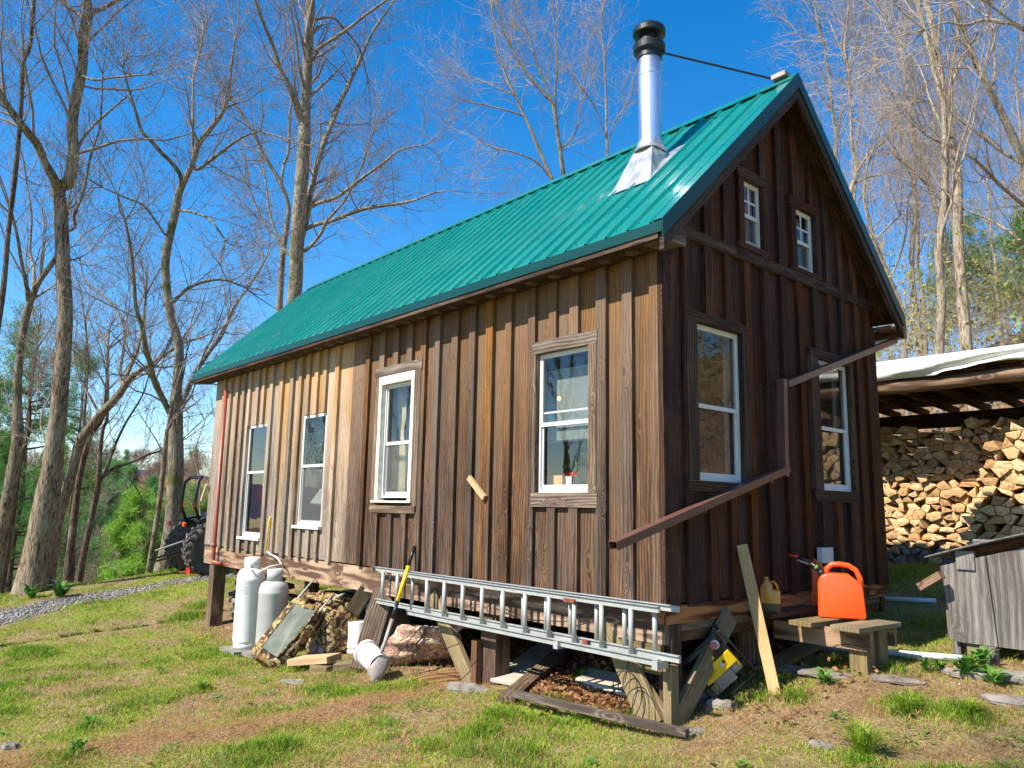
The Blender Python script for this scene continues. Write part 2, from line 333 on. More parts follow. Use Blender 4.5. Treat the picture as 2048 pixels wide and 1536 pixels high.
M['herb'] = fol('herb_leaves', (.05, .15, .02), (.16, .34, .05), 5)
# ================================================================ ground
CT = np.array([(0, 0, -.86), (-2.2, 0, -.94), (-6.2, 0, -1.17), (-9.2, 0, -1.29), (-6.6, -.4, -1.27), (3.7, -4.8, -.92), (.43, .73, -.67), (.8, 1.45, -.53), (0, 3.6, -.47), (1.4, 2.3, -.44),
    (-1, 5, -.2), (-1, 6.7, .10), (2, 6.7, .2), (-11.8, 1.6, -.80), (-14.4, 1.1, -.84), (-14, -1.4, -1.15), (-12.3, -1.7, -1.22), (-11.9, -2.6, -1.32), (-3.4, -3.4, -1.2), (-9, -5, -1.6),
    (6, 3, -.1), (6, -8, -1.0), (-3, -8, -1.4), (-5, 3, -.75), (-9.3, 3, -.85), (-9, 7, -.2), (-14, 6, -.5), (-12, -8, -2.0), (8, 7, .6), (-1, -.9, -.93), (2, .5, -.7), (-.75, 5.7, -.07)])
_d = np.linalg.norm(CT[:, None, :2]-CT[None, :, :2], axis=2)
_A = np.zeros((len(CT)+3,)*2); _A[:len(CT), :len(CT)] = -_d; _A[:len(CT), -3:] = np.c_[CT[:, :2], np.ones(len(CT))]; _A[-3:, :len(CT)] = _A[:len(CT), -3:].T
_w = np.linalg.solve(_A, np.r_[CT[:, 2], 0, 0, 0])
def vnoise(x, y, seed=0):                     # smooth value noise
    x = np.asarray(x, float); y = np.asarray(y, float); xi = np.floor(x).astype(int); yi = np.floor(y).astype(int); fx = x-xi; fy = y-yi
    def h(a, b): n = (a*374761393+b*668265263+seed*974634721) & 0xffffffff; n = ((n ^ (n >> 13))*1274126177) & 0xffffffff; return ((n ^ (n >> 16)) & 0xffff)/65535.
    sx = fx*fx*(3-2*fx); sy = fy*fy*(3-2*fy)
    return (h(xi, yi)*(1-sx)+h(xi+1, yi)*sx)*(1-sy)+(h(xi, yi+1)*(1-sx)+h(xi+1, yi+1)*sx)*sy
def fbm(x, y, o=4, seed=0): return sum(vnoise(x*2**i, y*2**i, seed+i)*.5**(i+1) for i in range(o))/(1-.5**o)
def gz(x, y):
    x = np.atleast_1d(np.asarray(x, float)); y = np.atleast_1d(np.asarray(y, float))
    xc = np.clip(x, -16, 10); yc = np.clip(y, -10, 9)
    z = np.zeros(x.shape)
    for i in range(len(CT)): z += -_w[i]*np.hypot(xc-CT[i, 0], yc-CT[i, 1])
    z += _w[-3]*xc+_w[-2]*yc+_w[-1]
    z += (fbm(x*1.3, y*1.3, 3, 3)-.5)*.07*np.clip((np.hypot(x+5, y-2)-0)/3, .3, 1)
    up = np.clip(y-8.2-.22*np.clip(-x-4, 0, 60), 0, None); z += .31*up*np.clip(1.15-up/260, .3, 1)*np.clip((x+70)/60, 0, 1)  # wooded hillside behind
    L = np.clip(-15.2-x+.15*(np.clip(y, -40, 30)), 0, None)                                # drops into the valley on the left
    z += -np.where(L < 60, .40*L, 24+.08*(L-60))
    R = np.hypot(x, y)
    z += .26*np.clip(L-90, 0, 190)+(fbm(x/40, y/40, 3, 9)-.5)*14*np.clip((L-60)/80, 0, 1)
    z += -.12*np.clip(-y-12, 0, 120)
    return z
def gz1(x, y): return float(gz(x, y)[0])
def G(px, py, lift=0.):                      # where a sight line meets the ground
    d = ray(px, py)/FPX; t = 3.
    for _ in range(4000):
        p = CPOS+d*t
        if p[2] < gz1(p[0], p[1])+lift: break
        t += .03+t*.004
    return np.array([p[0], p[1], gz1(p[0], p[1])])
def road_f(x, y):                             # 0..1 gravel
    cy = np.array([-9, -5, -2.6, -1.2, .5, 2.2, 5, 9]); cx = np.array([-9, -10.6, -12., -12.7, -12.9, -12.2, -10.5, -9])
    c = np.interp(y, cy, cx); wv = np.interp(y, [-3, 1], [.85, .45])+.5*(fbm(x*1.5, y*1.5, 3, 21)-.5)
    return np.clip((wv-np.abs(x-c))*2.2, 0, 1)*(y > -9)*(y < 9)
# tufts: (photo x, photo y, radius m, height factor)
def near(x, y, pts, rs):
    m = np.zeros(np.shape(x))
    for p, r in zip(pts, rs): m = np.maximum(m, np.exp(-((x-p[0])**2+(y-p[1])**2)/(r*r)))
    return m
TALLP = [G(*q)[:2] for q in ((370, 1240), (395, 1215), (640, 1385), (690, 1390), (760, 1385), (820, 1378), (700, 1340), (1000, 1440), (960, 1470), (1180, 1440), (1110, 1410), (1250, 1440), (400, 1385), (1590, 1400), (1780, 1340), (1820, 1420), (1900, 1430), (1940, 1440), (90, 1520), (130, 1525), (20, 1430), (180, 1460), (560, 1500), (1720, 1530), (1160, 1365), (860, 1500), (1060, 1510))]
TALLR = [.35, .3, .22, .22, .22, .22, .1, .2, .2, .14, .12, .14, .15, .12, .12, .2, .15, .16, .12, .12, .15, .12, .15, .12, .1, .14, .12]
_bl = [G(*q)[:2] for q in ((30, 1534), (200, 1500), (420, 1475), (620, 1440), (800, 1395), (930, 1372))]
def band_f(x, y):
    m = np.zeros(np.shape(x))
    for a, b in zip(_bl[:-1], _bl[1:]):
        ab = b-a; t = np.clip(((x-a[0])*ab[0]+(y-a[1])*ab[1])/(ab@ab), 0, 1); dd = np.hypot(x-a[0]-t*ab[0], y-a[1]-t*ab[1])
        m = np.maximum(m, np.exp(-(dd/.30)**2))
    return m
DRYP = [G(*q)[:2] for q in ((1480, 1450), (1560, 1430), (1650, 1430), (1420, 1500), (1950, 1390), (1830, 1370), (2000, 1500), (1900, 1510), (500, 1200), (1700, 1400), (150, 1380), (2040, 1340))]
DRYR = [.45, .4, .45, .35, .5, .5, .35, .35, .9, .35, .4, .5]
def under(x, y): return np.clip(np.minimum(np.minimum(-x+.2, x+9.6), np.minimum(y+.25, 4.0-y))/.35, 0, 1)
def grass_f(x, y):
    f = fbm(x*1.1, y*1.1, 4, 31); f2 = fbm(x*4.5+7, y*4.5, 3, 41)
    g = np.clip((f-.27)*3.2, 0, 1)*.65+np.clip((f2-.33)*3., 0, 1)*.6
    g = g*np.interp(x, [-3, 0], [1.1, .75])
    g = g*(1-.95*band_f(x, y))*(1-.9*near(x, y, DRYP, DRYR))*(1-.85*np.clip((fbm(x*.9+40, y*.9, 3, 55)-.55)*7, 0, 1))
    g = np.maximum(g, near(x, y, TALLP, TALLR)*1.15)
    g = g*(1-road_f(x, y)*.93)*(1-under(x, y))
    hl = np.clip((y-6)/2, 0, 1); return np.clip(g*(1-.85*hl), 0, 1.2)
def build_ground():
    def axis(segs):
        a = [segs[0][0]]
        for lo, hi, st in segs: a += list(np.arange(lo+st, hi+st*.5, st))
        return np.array(a)
    xs = axis([(-4000, -600, 260), (-600, -120, 12), (-120, -20, 2.5), (-20, -10, .35), (-10, 5, .08), (5, 12, .5), (12, 60, 3), (60, 300, 30)])
    ys = axis([(-1200, -300, 130), (-300, -60, 15), (-60, -8, 3.), (-8, -5, .5), (-5, 9, .08), (9, 20, .5), (20, 80, 3), (80, 300, 12), (300, 2400, 140)])
    X, Y = np.meshgrid(xs, ys); x = X.ravel(); y = Y.ravel(); z = gz(x, y); nx = len(xs); ny = len(ys)
    nearm = (np.abs(x+2) < 9) & (np.abs(y-1) < 8)
    z[nearm] += ((fbm(x[nearm]*9, y[nearm]*9, 3, 51)-.5)*.035*np.clip((9-np.abs(x[nearm]+2))/1.5, 0, 1))+band_f(x[nearm], y[nearm])*.05*fbm(x[nearm]*5, y[nearm]*5, 2, 3)
    i = np.arange(ny-1)[:, None]*nx+np.arange(nx-1)[None, :]
    F = np.stack([i, i+1, i+nx+1, i+nx], -1).reshape(-1, 4)
    N = NT('ground_earth'); g = N.attr('grass', True); rd = N.attr('road', True); lit = N.attr('litter', True); p = N.pos()
    n1 = N.noise(p, 9, 6, .65); n2 = N.noise(p, 42, 4, .7); n3 = N.noise(N.scale(p, (60, 60, 20)), 1, 3, .7)
    earth = N.ramp(N.math('ADD', N.math('MULTIPLY', n1, .5), N.math('MULTIPLY', n2, .5)), [(.35, (.10, .062, .035)), (.5, (.25, .165, .095)), (.66, (.40, .29, .18))])
    grs = N.ramp(n3, [(.35, (.08, .13, .012)), (.6, (.28, .34, .05))])
    c = N.mix(N.math('MULTIPLY', g, .8), earth, grs)
    vc = N.vor(p, 26, out='Color'); sx = N.n('ShaderNodeSeparateColor'); N.l(vc, sx.inputs[0])
    grav = N.ramp(sx.outputs[0], [(0, (.16, .16, .17)), (.5, (.31, .30, .30)), (1, (.47, .46, .45))]); grav = N.mix(N.mr(N.vor(p, 26), .25, .6), grav, (.07, .065, .06))
    bnd = N.attr('band', True); c = N.mix(N.math('MULTIPLY', bnd, .85), c, N.ramp(N.noise(N.scale(p, (50, 50, 20)), 1, 5, .75), [(.36, (.05, .03, .018)), (.5, (.25, .14, .065)), (.64, (.46, .29, .14))]))
    c = N.mix(rd, c, grav)
    lf = N.ramp(N.vor(p, 13, out='Color'), [(0, (.16, .08, .04)), (.5, (.32, .18, .09)), (1, (.48, .31, .17))])
    c = N.mix(lit, c, N.mix(N.mr(N.vor(p, 13, 'DISTANCE_TO_EDGE'), 0, .1), (.04, .02, .01), lf))
    N.set(Base_Color=c, Roughness=.95, Specular_IOR_Level=.1); N.bump(N.math('ADD', n2, N.math('MULTIPLY', N.vor(p, 30), .7)), .7, .03)
    nearf = np.clip(1-(np.hypot(x+3, y)-14)/6, 0, 1)
    litter = np.maximum(np.clip((y-7.3-.25*np.clip(-x-4, 0, 50))/2.5, 0, 1), under(x, y)*.6)
    litter = np.maximum(litter, np.clip((-x-15.)/2, 0, 1)*.6)
    me = mesh_np('ground', np.c_[x, y, z], F, dict(grass=grass_f(x, y)*nearf+.5*(1-nearf)*(1-litter), road=road_f(x, y), litter=litter, band=band_f(x, y)), True)
    o = bpy.data.objects.new('ground', me); COL.objects.link(o); me.materials.append(N.m); tag(o, kind='structure')
build_ground()
# distant ridge
def ridge():
    N = NT('haze_tinted_ridge_woods'); p = N.pos(); N.set(Base_Color=N.ramp(N.noise(p, .02, 6, .7), [(.35, (.085, .09, .14)), (.65, (.15, .13, .18))]), Roughness=1., Specular_IOR_Level=0.)  # purple-brown bare woods, with bluish distance haze mixed into the base colour
    n = 160; V = []; F = []
    for i in range(n):
        a = R_(20+i*1.15); c = np.array([-math.sin(a), math.cos(a)])
        h = 85+60*fbm(i*.07, 3.3, 4, 5)+55*math.exp(-((i*1.15+20-76)/6)**2)
        for j in range(9):
            t = j/8; d = 3300+t*1500; V.append((c[0]*d, c[1]*d, -60+(h+60)*math.sin(t*math.pi/2)*(1-.15*fbm(i*.3, j*.6, 3, 8)*(t < 1))))
    for i in range(n-1):
        for j in range(8): F.append((i*9+j, (i+1)*9+j, (i+1)*9+j+1, i*9+j+1))
    o = put('distant_hill', V, np.array(F), N.m, smooth=True, base=(0, 0, 0)); tag(o, kind='structure')
ridge()
# ================================================================ cabin
L_, W_ = 9.585, 3.70; ZS = 2.75; RZ = 4.93; RS = .958; RX0, RX1 = -9.94, .263; EY = -.30
house = thing('cabin', 'weathered board and batten wooden cabin on posts with a green metal roof', 'cabin', (0, 0, -.86))
def roofz(y): return RZ-RS*abs(y-W_/2)
FR = lambda u, d, z: (u, -d, z)              # front wall: outward -y
GB = lambda u, d, z: (d, u, z)               # gable wall: outward +x
BK = lambda u, d, z: (u, W_+d, z)
FE = lambda u, d, z: (-L_-d, u, z)
def slab(mb, P, u0, u1, z0, zt0, zt1, d0, d1, seed):
    c = [P(u0, d0, z0), P(u1, d0, z0), P(u1, d1, z0), P(u0, d1, z0), P(u0, d0, zt0), P(u1, d0, zt1), P(u1, d1, zt1), P(u0, d1, zt0)]
    q = seed; uu = [u0, u1, u1, u0]*2; dd = [d0, d0, d1, d1]*2; zz = [z0]*4+[zt0, zt1, zt1, zt0]
    mb.hexa(c, [(a+q*37.7, b+q*11.3, z+q*91.1) for a, b, z in zip(uu, dd, zz)], (q*7.77) % 1)
def strips(mb, P, u0, u1, z0, top, ops, d0, d1, seed=None):
    seed = rnd.random() if seed is None else seed
    cuts = sorted({u0, u1}|{c for o in ops for c in o[:2] if u0 < c < u1})
    for a, b in zip(cuts[:-1], cuts[1:]):
        if b-a < .004: continue
        m = (a+b)/2; zc = z0; t0, t1 = top(a), top(b)
        for o in sorted([o for o in ops if o[0] <= m <= o[1]], key=lambda o: o[2]):
            if o[2] > zc+.01: slab(mb, P, a, b, zc, o[2], o[2], d0, d1, seed)
            zc = max(zc, o[3])
        if min(t0, t1) > zc+.01: slab(mb, P, a, b, zc, t0, t1, d0, d1, seed)
W1, W2, W3, W4 = (-8.04, -7.33, .20, 1.89), (-6.18, -5.50, .42, 1.905), (-4.13, -3.39, .76, 2.20), (-1.405, -.745, .84, 2.10)
C3, C4 = (-4.22, -3.28, .635, 2.31), (-1.44, -.655, .715, 2.215)
W5, W6, W7, W8 = (.41, 1.075, .945, 2.245), (2.42, 3.08, .925, 2.225), (1.175, 1.505, 3.11, 3.74), (2.10, 2.485, 3.09, 3.725)
C5, C6 = (.27, 1.16, .86, 2.33), (2.265, 3.15, .82, 2.31)
C7, C8 = (1.09, 1.59, 3.05, 3.83), (2.01, 2.57, 3.05, 3.815)
def wall(P, u0, u1, z0, top, opb, opt, mat, step, jit=.02, bat=.10, name='wall', bs=None, prot=.0):
    mb = MB(); u = u0; edges = [u0]
    if bs is None:
        while u < u1-step*1.3: u += step+rnd.uniform(-jit, jit); edges.append(u)
        edges.append(u1)
    else: edges = bs
    for a, b in zip(edges[:-1], edges[1:]):
        cs = [a, b]
        if P is GB and a < W_/2 < b: cs = [a, W_/2, b]
        sd = rnd.random()
        for c0, c1 in zip(cs[:-1], cs[1:]): strips(mb, P, c0, c1, z0+rnd.uniform(-.012, .012), top, opb, -.02, 0+rnd.uniform(0, .003)+prot, sd)
    for e in edges[1:-1]:
        bw = bat+rnd.uniform(-.012, .012); cs = [e-bw/2, e+bw/2]
        if P is GB and cs[0] < W_/2 < cs[1]: cs = [cs[0], W_/2, cs[1]]
        sd = rnd.random()
        for c0, c1 in zip(cs[:-1], cs[1:]): strips(mb, P, c0, c1, z0-rnd.uniform(.0, .02), top, opt, .004+prot, .038+rnd.uniform(0, .006)+prot, sd)
    return mb.build(name, mat, house)
flat = lambda u: ZS+.01
ang = [-4.86, -4.56, -4.42+.0, -4.12, -3.83, -3.53, -3.26, -2.99, -2.68, -2.38, -2.10, -1.81, -1.48, -1.20, -.93, -.61, -.32, 0.0]
ang = [-4.86, -4.45, -4.12, -3.83, -3.53, -3.26, -2.99, -2.68, -2.38, -2.10, -1.81, -1.48, -1.20, -.93, -.61, -.32, -.001]
wf = wall(FR, -4.86, 0, 0, flat, [W3, W4], [C3, C4], M['siding'], .29, bs=ang); wf['label'] = 'brown weathered board and batten wall'
wl = wall(FR, -L_, -4.85, 0, flat, [W1, W2], [W1, W2], M['siding_pale'], .29, bs=[-9.585, -9.14, -8.85, -8.56, -8.30, -8.06, -7.76, -7.53, -7.24, -6.9, -6.55, -6.28, -6.05, -5.80, -5.56, -5.22, -4.85]); wl['label'] = 'pale silvered board and batten wall section'
gtop = lambda u: roofz(u)-.07
gb = [0, .30, .60, .90, 1.20, 1.51, 1.82, 2.12, 2.43, 2.73, 3.01, 3.31, 3.55, W_]
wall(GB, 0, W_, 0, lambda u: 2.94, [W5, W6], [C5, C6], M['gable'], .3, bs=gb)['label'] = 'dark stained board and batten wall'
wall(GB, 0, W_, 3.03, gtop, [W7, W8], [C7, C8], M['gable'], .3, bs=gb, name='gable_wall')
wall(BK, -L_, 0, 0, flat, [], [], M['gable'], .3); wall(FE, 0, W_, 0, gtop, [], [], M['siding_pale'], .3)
# corner boards and band
mb = MB(); mb.box((-.085, -.044, -.02), (.0, -.003, ZS)); mb.build('corner_board', M['siding'], house)
mb = MB(); mb.box((.003, -.042, -.02), (.044, .14, ZS)); mb.build('corner_board', M['gable'], house)
mb = MB(); mb.box((.003, W_-.12, -.02), (.044, W_+.022, ZS)); mb.build('corner_board', M['gable'], house)
mb = MB(); mb.box((.002, .0, 2.935), (.050, 1.02, 3.035), 1); mb.box((.002, 1.023, 2.935), (.050, 3.74, 3.035), 1); mb.build('belly_band', M['trim_dark'], house)
# sill beams, floor
mb = MB(); mb.box((-4.86, .0, -.285), (-.002, .09, -.012), 0); mb.box((-9.56, .0, -.29), (-4.865, .09, -.012), 0); mb.build('sill_beam', M['beam'], house)
mb = MB(); mb.box((-.05, -.022, -.135), (.0, .0-.003, -.004), 0); mb.box((.0, -.02, -.135), (.028, W_, -.004), 1); mb.build('end_beam', M['beam_red'], house)
mb = MB(); mb.box((-.04, .1, -.20), (-.01, W_-.1, -.137), 1); mb.build('ledger_board', M['lumber'], house)
mb = MB(); mb.box((-9.5, .1, -.10), (-.045, W_-.03, -.05), 0)
for i in range(24): mb.box((-9.5+i*.41, .1, -.28), (-9.45+i*.41, W_-.1, -.105), 1)
mb.box((-9.5, W_-.08, -.3), (0, W_, -.01), 0); mb.build('floor_frame', M['post'], house)
def post(x0, y0, x1, y1, zt=-.29, mat='post'):
    mb = MB(); mb.box((x0, y0, min(gz1(x0, y0), gz1(x1, y1))-.15), (x1, y1, zt), 2); return mb.build('post', M[mat], house)
post(-.10, .05, .02, .17, -.14, 'post'); post(-2.22, .04, -2.0, .22); post(-4.45, .1, -4.31, .24); post(-6.1, .12, -5.95, .26); post(-9.32, .02, -9.12, .22, mat='trim'); post(-7.9, .4, -7.75, .55)
for x in (-.3, -2.2, -4.4, -6.6, -9.3): post(x, W_-.3, x+.15, W_-.15)
# knee braces at the near corner and mid post
mb = MB(); mb.beam((-.04, .012, -.83), (-.66, .012, -.20), .16, .04, (0, 1, 0)); mb.beam((-.10, -.035, -.86), (-.42, -.035, -.34), .22, .035, (0, 1, 0)); mb.build('brace', M['lumber'], house)
mb = MB(); mb.box((-.42, -.018, -.50), (-.02, .006, -.29), 0); mb.build('gusset_board', M['lumber'], house)
mb = MB(); mb.beam((.045, .03, -.86), (.045, .78, -.12), .17, .045, (1, 0, 0)); mb.build('brace', M['lumber'], house)
mb = MB(); mb.box((.0, -.03, -.90), (.07, .06, -.42), 2); mb.build('post_cleat', M['lumber'], house)
mb = MB(); mb.beam((-2.30, .01, -.98), (-2.98, .01, -.2), .17, .05, (0, 1, 0)); mb.build('brace', M['lumber'], house)
mb = MB(); mb.box((-2.27, -.035, -.98), (-2.19, .035, -.55), 2); mb.build('post_cleat', M['post'], house)
# roof
def roof_side(sgn):
    xs = []; hs = []; x = RX0; pitch = .229
    while x < RX1-.02:
        for dx, h in ((0, 0), (.012, .026), (.028, .026), (.044, 0), (.110, 0), (.118, .004), (.128, 0), (.165, 0), (.173, .004), (.183, 0)):
            if x+dx < RX1: xs.append(x+dx); hs.append(h)
        x += pitch
    xs.append(RX1); hs.append(0)
    n = np.array([0, -RS*sgn, 1.]); n /= np.linalg.norm(n); V = []; m = len(xs)
    ye = EY if sgn > 0 else W_-EY; yr = W_/2
    for y, in ((ye,), (ye+(yr-ye)*.33,), (ye+(yr-ye)*.66,), (yr,)):
        for x, h in zip(xs, hs): V.append((x, y+n[1]*h, roofz(y)+n[2]*h))
    k = len(V); V += [(x, y, z-.012) for x, y, z in V]
    F = []
    for j in range(3):
        for i in range(m-1):
            a = (j*m+i, j*m+i+1, (j+1)*m+i+1, (j+1)*m+i); F.append(a if sgn > 0 else a[::-1]); F.append(tuple(k+q for q in (a[::-1] if sgn > 0 else a)))
    for i in range(m-1): F.append((i, k+i, k+i+1, i+1)); F.append((3*m+i+1, 3*m+i, k+3*m+i, k+3*m+i+1)[::-1])
    for j in range(3): F.append((j*m, (j+1)*m, k+(j+1)*m, k+j*m)); F.append((j*m+m-1, k+j*m+m-1, k+(j+1)*m+m-1, (j+1)*m+m-1))
    o = put('roof_panel', V, F, M['roof'], house)
    if sgn > 0:                              # screw heads in rows beside the ribs
        mb = MB(); x = RX0
        while x < RX1-.1:
            for t in (.03, .22, .42, .62, .82, .97):
                y = ye+(yr-ye)*(t+rnd.uniform(-.004, .004)); mb.lathe((x+.07, y, roofz(y)-.001), [(.007, 0), (.007, .004), (.003, .007), (0, .007)], 6, n)
            x += pitch
        mb.build('roof_screws', M['rooftrim'], house)['kind'] = 'stuff'
roof_side(1); roof_side(-1)
mb = MB(); y0 = W_/2
for s in (-1, 1): mb.hexa([(RX0, y0, RZ+.010), (RX1, y0, RZ+.010), (RX1, y0+s*.13, roofz(y0+.13)+.022), (RX0, y0+s*.13, roofz(y0+.13)+.022), (RX0, y0, RZ+.034), (RX1, y0, RZ+.034), (RX1, y0+s*.15, roofz(y0+.15)+.044), (RX0, y0+s*.15, roofz(y0+.15)+.044)])
mb.build('ridge_cap', M['roof'], house)
# deck under the metal
mb = MB()
for s in (1, -1):
    a = EY+.03 if s > 0 else W_-EY-.03; m_ = W_/2
    for xa, xb in ((RX0+.03, -9.0), (-9.0, RX1-.03)):
        mb.hexa([(xa, a, roofz(a)-.075), (xb, a, roofz(a)-.075), (xb, m_, RZ-.075), (xa, m_, RZ-.075), (xa, a, roofz(a)-.02), (xb, a, roofz(a)-.02), (xb, m_, RZ-.02), (xa, m_, RZ-.02)], None)
mb.build('roof_deck', M['darkwood'], house)
def para(mb, x0, x1, ya, yb, o0, o1, seed=None):   # rake strip between vertical offsets o0<o1 under the roof line
    P = [(x0, ya, roofz(ya)+o0), (x1, ya, roofz(ya)+o0), (x1, yb, roofz(yb)+o0), (x0, yb, roofz(yb)+o0), (x0, ya, roofz(ya)+o1), (x1, ya, roofz(ya)+o1), (x1, yb, roofz(yb)+o1), (x0, yb, roofz(yb)+o1)]
    mb.hexa(P, [(p[2]-roofz(p[1])+3, p[0], p[1]*1.4) for p in P])
for xa, xb in ((RX1-.004, RX1+.006), (RX0-.006, RX0+.004)):
    mb = MB(); para(mb, xa, xb, EY-.01, W_/2, -.125, .024); para(mb, xa, xb, W_/2, W_-EY+.01, -.125, .024); mb.build('rake_trim', M['rooftrim'], house)
mb = MB(); para(mb, RX1-.09, RX1+.007, EY-.008, W_/2-.1, .024, .030); mb.build('rake_trim', M['roof'], house)
mb = MB(); para(mb, RX1-.05, RX1-.008, EY+.02, W_/2, -.24, -.08); para(mb, RX1-.05, RX1-.008, W_/2, W_-EY-.02, -.24, -.08); mb.build('barge_board', M['trim_dark'], house)
mb = MB(); mb.box((.035, EY+.05, ZS-.01), (RX1-.052, 0-.03, ZS+.012), 0); mb.box((RX1-.05, EY+.03, ZS-.012), (RX1-.012, -.0, ZS+.11), 1); mb.build('eave_return', M['trim'], house); mb = MB(); mb.box((.035, W_+.03, ZS-.03), (RX1-.052, W_-EY-.05, ZS+.005), 0); mb.build('eave_return', M['trim'], house)
mb = MB(); mb.box((RX0+.0, EY-.012, roofz(EY)-.088), (RX1-.006, EY-.004, roofz(EY)-.004), 0); mb.build('eave_trim', M['rooftrim'], house)
mb = MB(); mb.box((RX0+.02, EY, ZS-.01), (-4.9, EY+.035, ZS+.075), 0); mb.box((-4.896, EY, ZS-.01), (RX1-.05, EY+.035, ZS+.075), 0); mb.build('fascia', M['trim_dark'], house)
mb = MB(); mb.box((RX0+.03, EY+.036, ZS), (-4.9, -.028, ZS+.02), 0); mb.box((-4.896, EY+.036, ZS), (.03, -.028, ZS+.02), 0); mb.build('soffit', M['trim_dark'], house)
for i in range(34):
    x = .13-i*.30
    if x < RX0+.1: break
    mb = MB(); mb.lathe((x, -.145, ZS-.001), [(0, -.005), (.045, -.005), (.055, -.004), (.058, 0)], 20); o = mb.build('soffit_vent', M['trim'], house)
    mb2 = MB()
    for k in range(-3, 4): h = math.sqrt(.045**2-(k*.012)**2)*.9; mb2.box((x-h, -.147+k*.012, ZS-.0078), (x+h, -.143+k*.012, ZS-.0055))
    mb2.build('grille', M['dark'], o)
# gable overhang ceiling handled by deck; rear gutter
mb = MB(); mb.box((-9.9, W_+.30, 2.66), (.22, W_+.42, 2.68), 0); mb.box((-9.9, W_+.41, 2.68), (.22, W_+.43, 2.77), 0); mb.box((-9.9, W_+.29, 2.66), (.22, W_+.31, 2.77), 0); mb.box((.215, W_+.29, 2.66), (.225, W_+.43, 2.77)); mb.build('rear_gutter', M['brown'], house)
# chimney
cx, cy = -.80, .89
zt = U(1297, 45, 1, cy)[2]; zc = U(1297, 108, 1, cy)[2]; zs = U(1297, 152, 1, cy)[2]; zb = U(1297, 288, 1, cy)[2]; Rf = .112
mb = MB(); mb.lathe((cx, cy, zb-.02), [(Rf, 0), (Rf, zs-zb), (Rf+.006, zs-zb+.004), (Rf+.006, zs-zb+.02), (Rf, zs-zb+.024), (Rf, zc-zb+.02)], 64)
ch = mb.build('chimney', M['flue'], house, False)
mb = MB(); H = zt-zc
mb.lathe((cx, cy, zc), [(Rf+.012, -.07), (Rf+.012, -.01), (.150, .0), (.158, .01), (.162, .075), (.150, .082), (.118, .10), (.105, H*.40), (.100, H*.52), (.150, H*.53), (.164, H*.56), (.166, H*.70), (.155, H*.76), (.06, H*.97), (0, H)], 40)
mb.build('chimney_cap', M['black'], ch, False)
mb = MB(); zr = roofz(cy)
mb.lathe((cx, cy, zb-.06), [(Rf+.055, -.04), (Rf+.03, .0), (Rf+.006, .07)], 32); 
top = [(cx-.135, cy-.135), (cx+.135, cy-.135), (cx+.135, cy+.135), (cx-.135, cy+.135)]; bot = [(cx-.24, cy-.30), (cx+.24, cy-.30), (cx+.22, cy+.21), (cx-.22, cy+.21)]
zq = zb-.11; V = [(cx+a*.118, cy+b*.118, zq) for a, b in ((-1, -1), (1, -1), (1, 1), (-1, 1))]+[(x, y, roofz(y)+.026) for x, y in ((cx-.235, cy-.30), (cx+.235, cy-.30), (cx+.215, cy+.21), (cx-.215, cy+.21))]
mb.add(V, [(4, 5, 1, 0), (5, 6, 2, 1), (6, 7, 3, 2), (7, 4, 0, 3)])
mb.build('flashing', M['flash'], ch, False)
mb = MB(); pts = []
for (x, y) in ((cx-.27, cy-.33), (cx+.27, cy-.33), (cx+.25, cy+.24), (cx-.25, cy+.24)): pts.append((x, y, roofz(y)+.020))
mb.prism(pts, (0, 0, .006)); mb.build('flashing_skirt', M['flash'], ch)
rp = U(1553, 156, 1, W_/2)
mb = MB(); mb.tube([(cx+Rf*.9, cy+.06, U(1320, 97, 1, cy)[2]), (rp[0], W_/2, RZ+.05)], .011, 8); mb.build('stay_rod', M['black'], ch)
mb = MB(); mb.box((rp[0]-.02, W_/2-.07, RZ+.030), (rp[0]+.13, W_/2+.07, RZ+.075)); mb.build('stay_bracket', M['steel'], ch)
